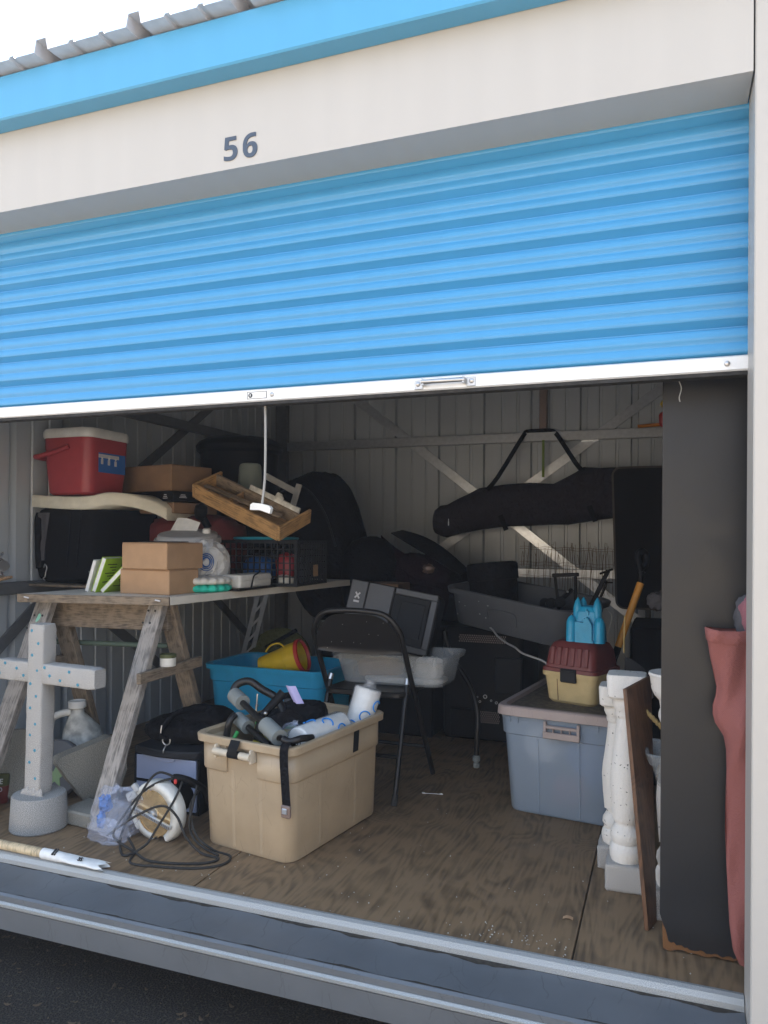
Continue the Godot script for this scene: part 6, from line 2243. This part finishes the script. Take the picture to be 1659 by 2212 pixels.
	var l := [[-0.013, 1.86], [0.32, 1.86], [0.32, 0.028]]
	for k in 44:
		var f := k / 43.0
		l.append([0.31 - f * 0.30, 0.010 + rng.randf_range(0.0, 0.008) + 0.018 * pow(f, 6.0)])
	l.append([0.003, 0.060])
	l.append([-0.006, 0.080])
	l.append([-0.013, 0.105])
	g.prism(l, -0.243, -0.224)
	obj("end_panel", g, mats.laminate, t)
	g = G.new()
	l = [[-0.0115, 0.2], [0.318, 0.2]]
	for k in 30:
		var f := k / 29.0
		l.append([0.318 - f * 0.322, 0.002 + rng.randf_range(0.0, 0.009)])
	g.prism(l, -0.241, -0.2265)
	obj("broken_core", g, mats.chipboard, t)
	for y in [0.10, 0.355, 1.0, 1.4, 1.82]:
		g = G.new()
		g.box(Vector3(0.20, y, -0.50), Vector3(0.24, 0.018, 0.51), 0.001)
		obj("shelf", g, mats.laminate, t)
	g = G.new()
	g.box(Vector3(0.325, 0.93, -0.50), Vector3(0.008, 1.86, 0.53), 0.001)
	obj("back_panel", g, mats.laminate, t)
	t = thing("small_bin", "small cloudy white plastic bin on the bookcase's lower shelf", "bin", Vector3(0.08, 0.365, -0.5))
	c = xf(Vector3(0.080, 0.366, -0.50), 4.0)
	g = G.new(c)
	tote_shell(g, 0.27, 0.20, 0.135, 0.035, 0.008, 0.035, 0.003, 0.03)
	obj("body", g, mats.clear_tub, t)
	g = G.new(c)
	g.lump(Vector3(0, 0.05, 0), Vector3(0.2, 0.09, 0.14), 0.7, 0.012, 4.0, 131)
	mark(obj("orange_trinkets", g, mats.tackle_tan, self), "orange-brown oddments showing through the small cloudy bin", "oddments")
	t = thing("gold_rope", "short gold twisted rope hanging in the shadow above the small bin", "rope", Vector3(-0.03, 0.52, -0.5))
	g = G.new()
	for k in 9:
		var f := k / 8.0
		var p := Vector3(-0.055 + f * 0.075, 0.60 - f * 0.075, -0.52)
		g.lump(p, Vector3(0.013, 0.026, 0.013), 1.0, 0.0, 1.0, k, Basis(Vector3.BACK, 0.35), 8, 6)
	obj("strands", g, mats.rope_gold, t)

	# trousers hanging at the right jamb
	t = thing("trousers", "faded red canvas trousers hanging in front of the bookcase panel by the right jamb", "trousers", Vector3(0.2, 0.03, -0.15))
	g = G.new()
	var rs := []
	for p in [[0.035, 0.185, 0.03], [0.08, 0.168, 0.03], [0.14, 0.160, 0.03], [0.22, 0.156, 0.03], [0.30, 0.152, 0.03], [0.38, 0.149, 0.03], [0.46, 0.149, 0.031], [0.55, 0.151, 0.033], [0.60, 0.150, 0.036], [0.635, 0.144, 0.040], [0.652, 0.134, 0.042], [0.668, 0.123, 0.043], [0.69, 0.117, 0.042], [0.715, 0.117, 0.038], [0.74, 0.124, 0.032], [0.765, 0.126, 0.030], [0.80, 0.118, 0.034], [0.85, 0.108, 0.038], [0.90, 0.100, 0.040], [0.914, 0.098, 0.041]]:
		var ring := PackedVector3Array()
		for k in 40:
			var a := TAU * k / 40.0
			var w: float = (0.335 - p[1]) / 2.0
			var x: float = p[1] + w + cos(a) * w
			var fold: float = 0.012 * sin(x * 46.0 + p[0] * 9.0) + 0.007 * sin(x * 95.0 - p[0] * 24.0) + 0.010 * sin(x * 20.0 - p[0] * 14.0) + 0.0035 * sin(x * 150.0 + p[0] * 55.0)
			ring.append(Vector3(x, p[0] + 0.006 * sin(x * 30.0) * p[0], -0.155 - sin(a) * p[2] + fold * (1.0 if sin(a) < 0 else 0.3)))
		rs.append(ring)
	g.rings(rs, true, true, false, 180.0)
	obj("leg", g, mats.trousers, t)
	g = G.new()
	rs = []
	for p in [[0.886, 0.1005, 0.0425], [0.890, 0.0985, 0.044], [0.918, 0.0955, 0.044], [0.920, 0.098, 0.041]]:
		var ring := PackedVector3Array()
		for k in 40:
			var a := TAU * k / 40.0
			var w: float = (0.335 - p[1]) / 2.0
			var x: float = p[1] + w + cos(a) * w
			var fold: float = 0.012 * sin(x * 46.0 + p[0] * 9.0) + 0.007 * sin(x * 95.0 - p[0] * 24.0) + 0.010 * sin(x * 20.0 - p[0] * 14.0) + 0.0035 * sin(x * 150.0 + p[0] * 55.0)
			ring.append(Vector3(x, p[0] + 0.006 * sin(x * 30.0) * p[0], -0.155 - sin(a) * p[2] + fold * (1.0 if sin(a) < 0 else 0.3)))
		rs.append(ring)
	g.rings(rs, true, false, false, 180.0)
	obj("hem", g, mats.trousers, t)
	t = thing("pink_cloth", "bunched pink cloth with a grey lining above the hanging red trousers", "cloth", Vector3(0.22, 0.92, -0.16))
	g = G.new()
	g.lump(Vector3(0.235, 0.955, -0.155), Vector3(0.10, 0.13, 0.07), 0.75, 0.010, 4.0, 141)
	obj("cloth", g, mats.pink_cloth, t)
	g = G.new()
	g.lump(Vector3(0.207, 0.945, -0.170), Vector3(0.07, 0.13, 0.05), 0.8, 0.008, 4.0, 142)
	obj("lining", g, mats.grey_cloth, t)


func build_bits() -> void:
	var g := G.new()
	g.tube([Vector3(-1.02, 0.004, -1.23), Vector3(-0.945, 0.004, -1.245)], 0.0014, 6)
	for p in [Vector3(-1.022, 0.0045, -1.23), Vector3(-0.944, 0.0045, -1.245)]:
		g.lump(p, Vector3(0.018, 0.007, 0.007), 1.0, 0.0, 1.0, 1, Basis.IDENTITY, 8, 6)
	mark(obj("cotton_swab", g, mats.paper, self), "white cotton swab lying on the plywood floor", "swab")
	g = G.new()
	g.sheet(5, 4, func(u: float, v: float) -> Vector3: return Vector3(-1.60 + (u - 0.5) * 0.055, GROUND + 0.008 + 0.012 * absf(v - 0.5) + 0.006 * sin(u * 5.0), -0.15 - (v - 0.5) * 0.035 * sin(PI * clampf(u, 0.1, 0.9))), 0.001)
	mark(obj("yellow_leaf", g, mats.tackle_tan, self), "single yellowish leaf on the asphalt below the sill", "leaf")
	var crumbs := G.new()
	var r := RandomNumberGenerator.new()
	r.seed = 5
	for k in 150:
		var x := r.randf_range(-2.4, 0.1)
		var z := -r.randf() * r.randf() * 1.3 - 0.085
		if k % 3 == 0:
			x = r.randf_range(-0.62, -0.25)
			z = r.randf_range(-0.20, -0.085)
		crumbs.lump(Vector3(x, 0.001, z), Vector3.ONE * r.randf_range(0.0018, 0.0048), 1.0, 0.0, 1.0, 1, Basis.IDENTITY, 5, 4)
	var o := obj("crumbs", crumbs, mats.dirty_white, self)
	o.set_meta("kind", "stuff")
	o.set_meta("label", "tiny pale crumbs scattered on the plywood floor near the sill")
	g = G.new()
	g.sheet(3, 3, func(u: float, v: float) -> Vector3: return Vector3(-0.275 + (u - 0.5) * 0.03, 0.003 + 0.005 * sin(u * 3.0), -0.31 - (v - 0.5) * 0.016), 0.001)
	mark(obj("wood_chip", g, mats.cardboard, self), "small pale wood chip on the plywood left of the floor seam", "chip")
	g = G.new()
	g.tube(curve([Vector3(0.028, 1.575, -0.118), Vector3(0.034, 1.555, -0.118), Vector3(0.029, 1.532, -0.119), Vector3(0.031, 1.52, -0.119)]), 0.0014, 5)
	mark(obj("loose_thread", g, mats.cord_white, self), "loose white thread hanging from the door's bottom bar at the right", "thread")
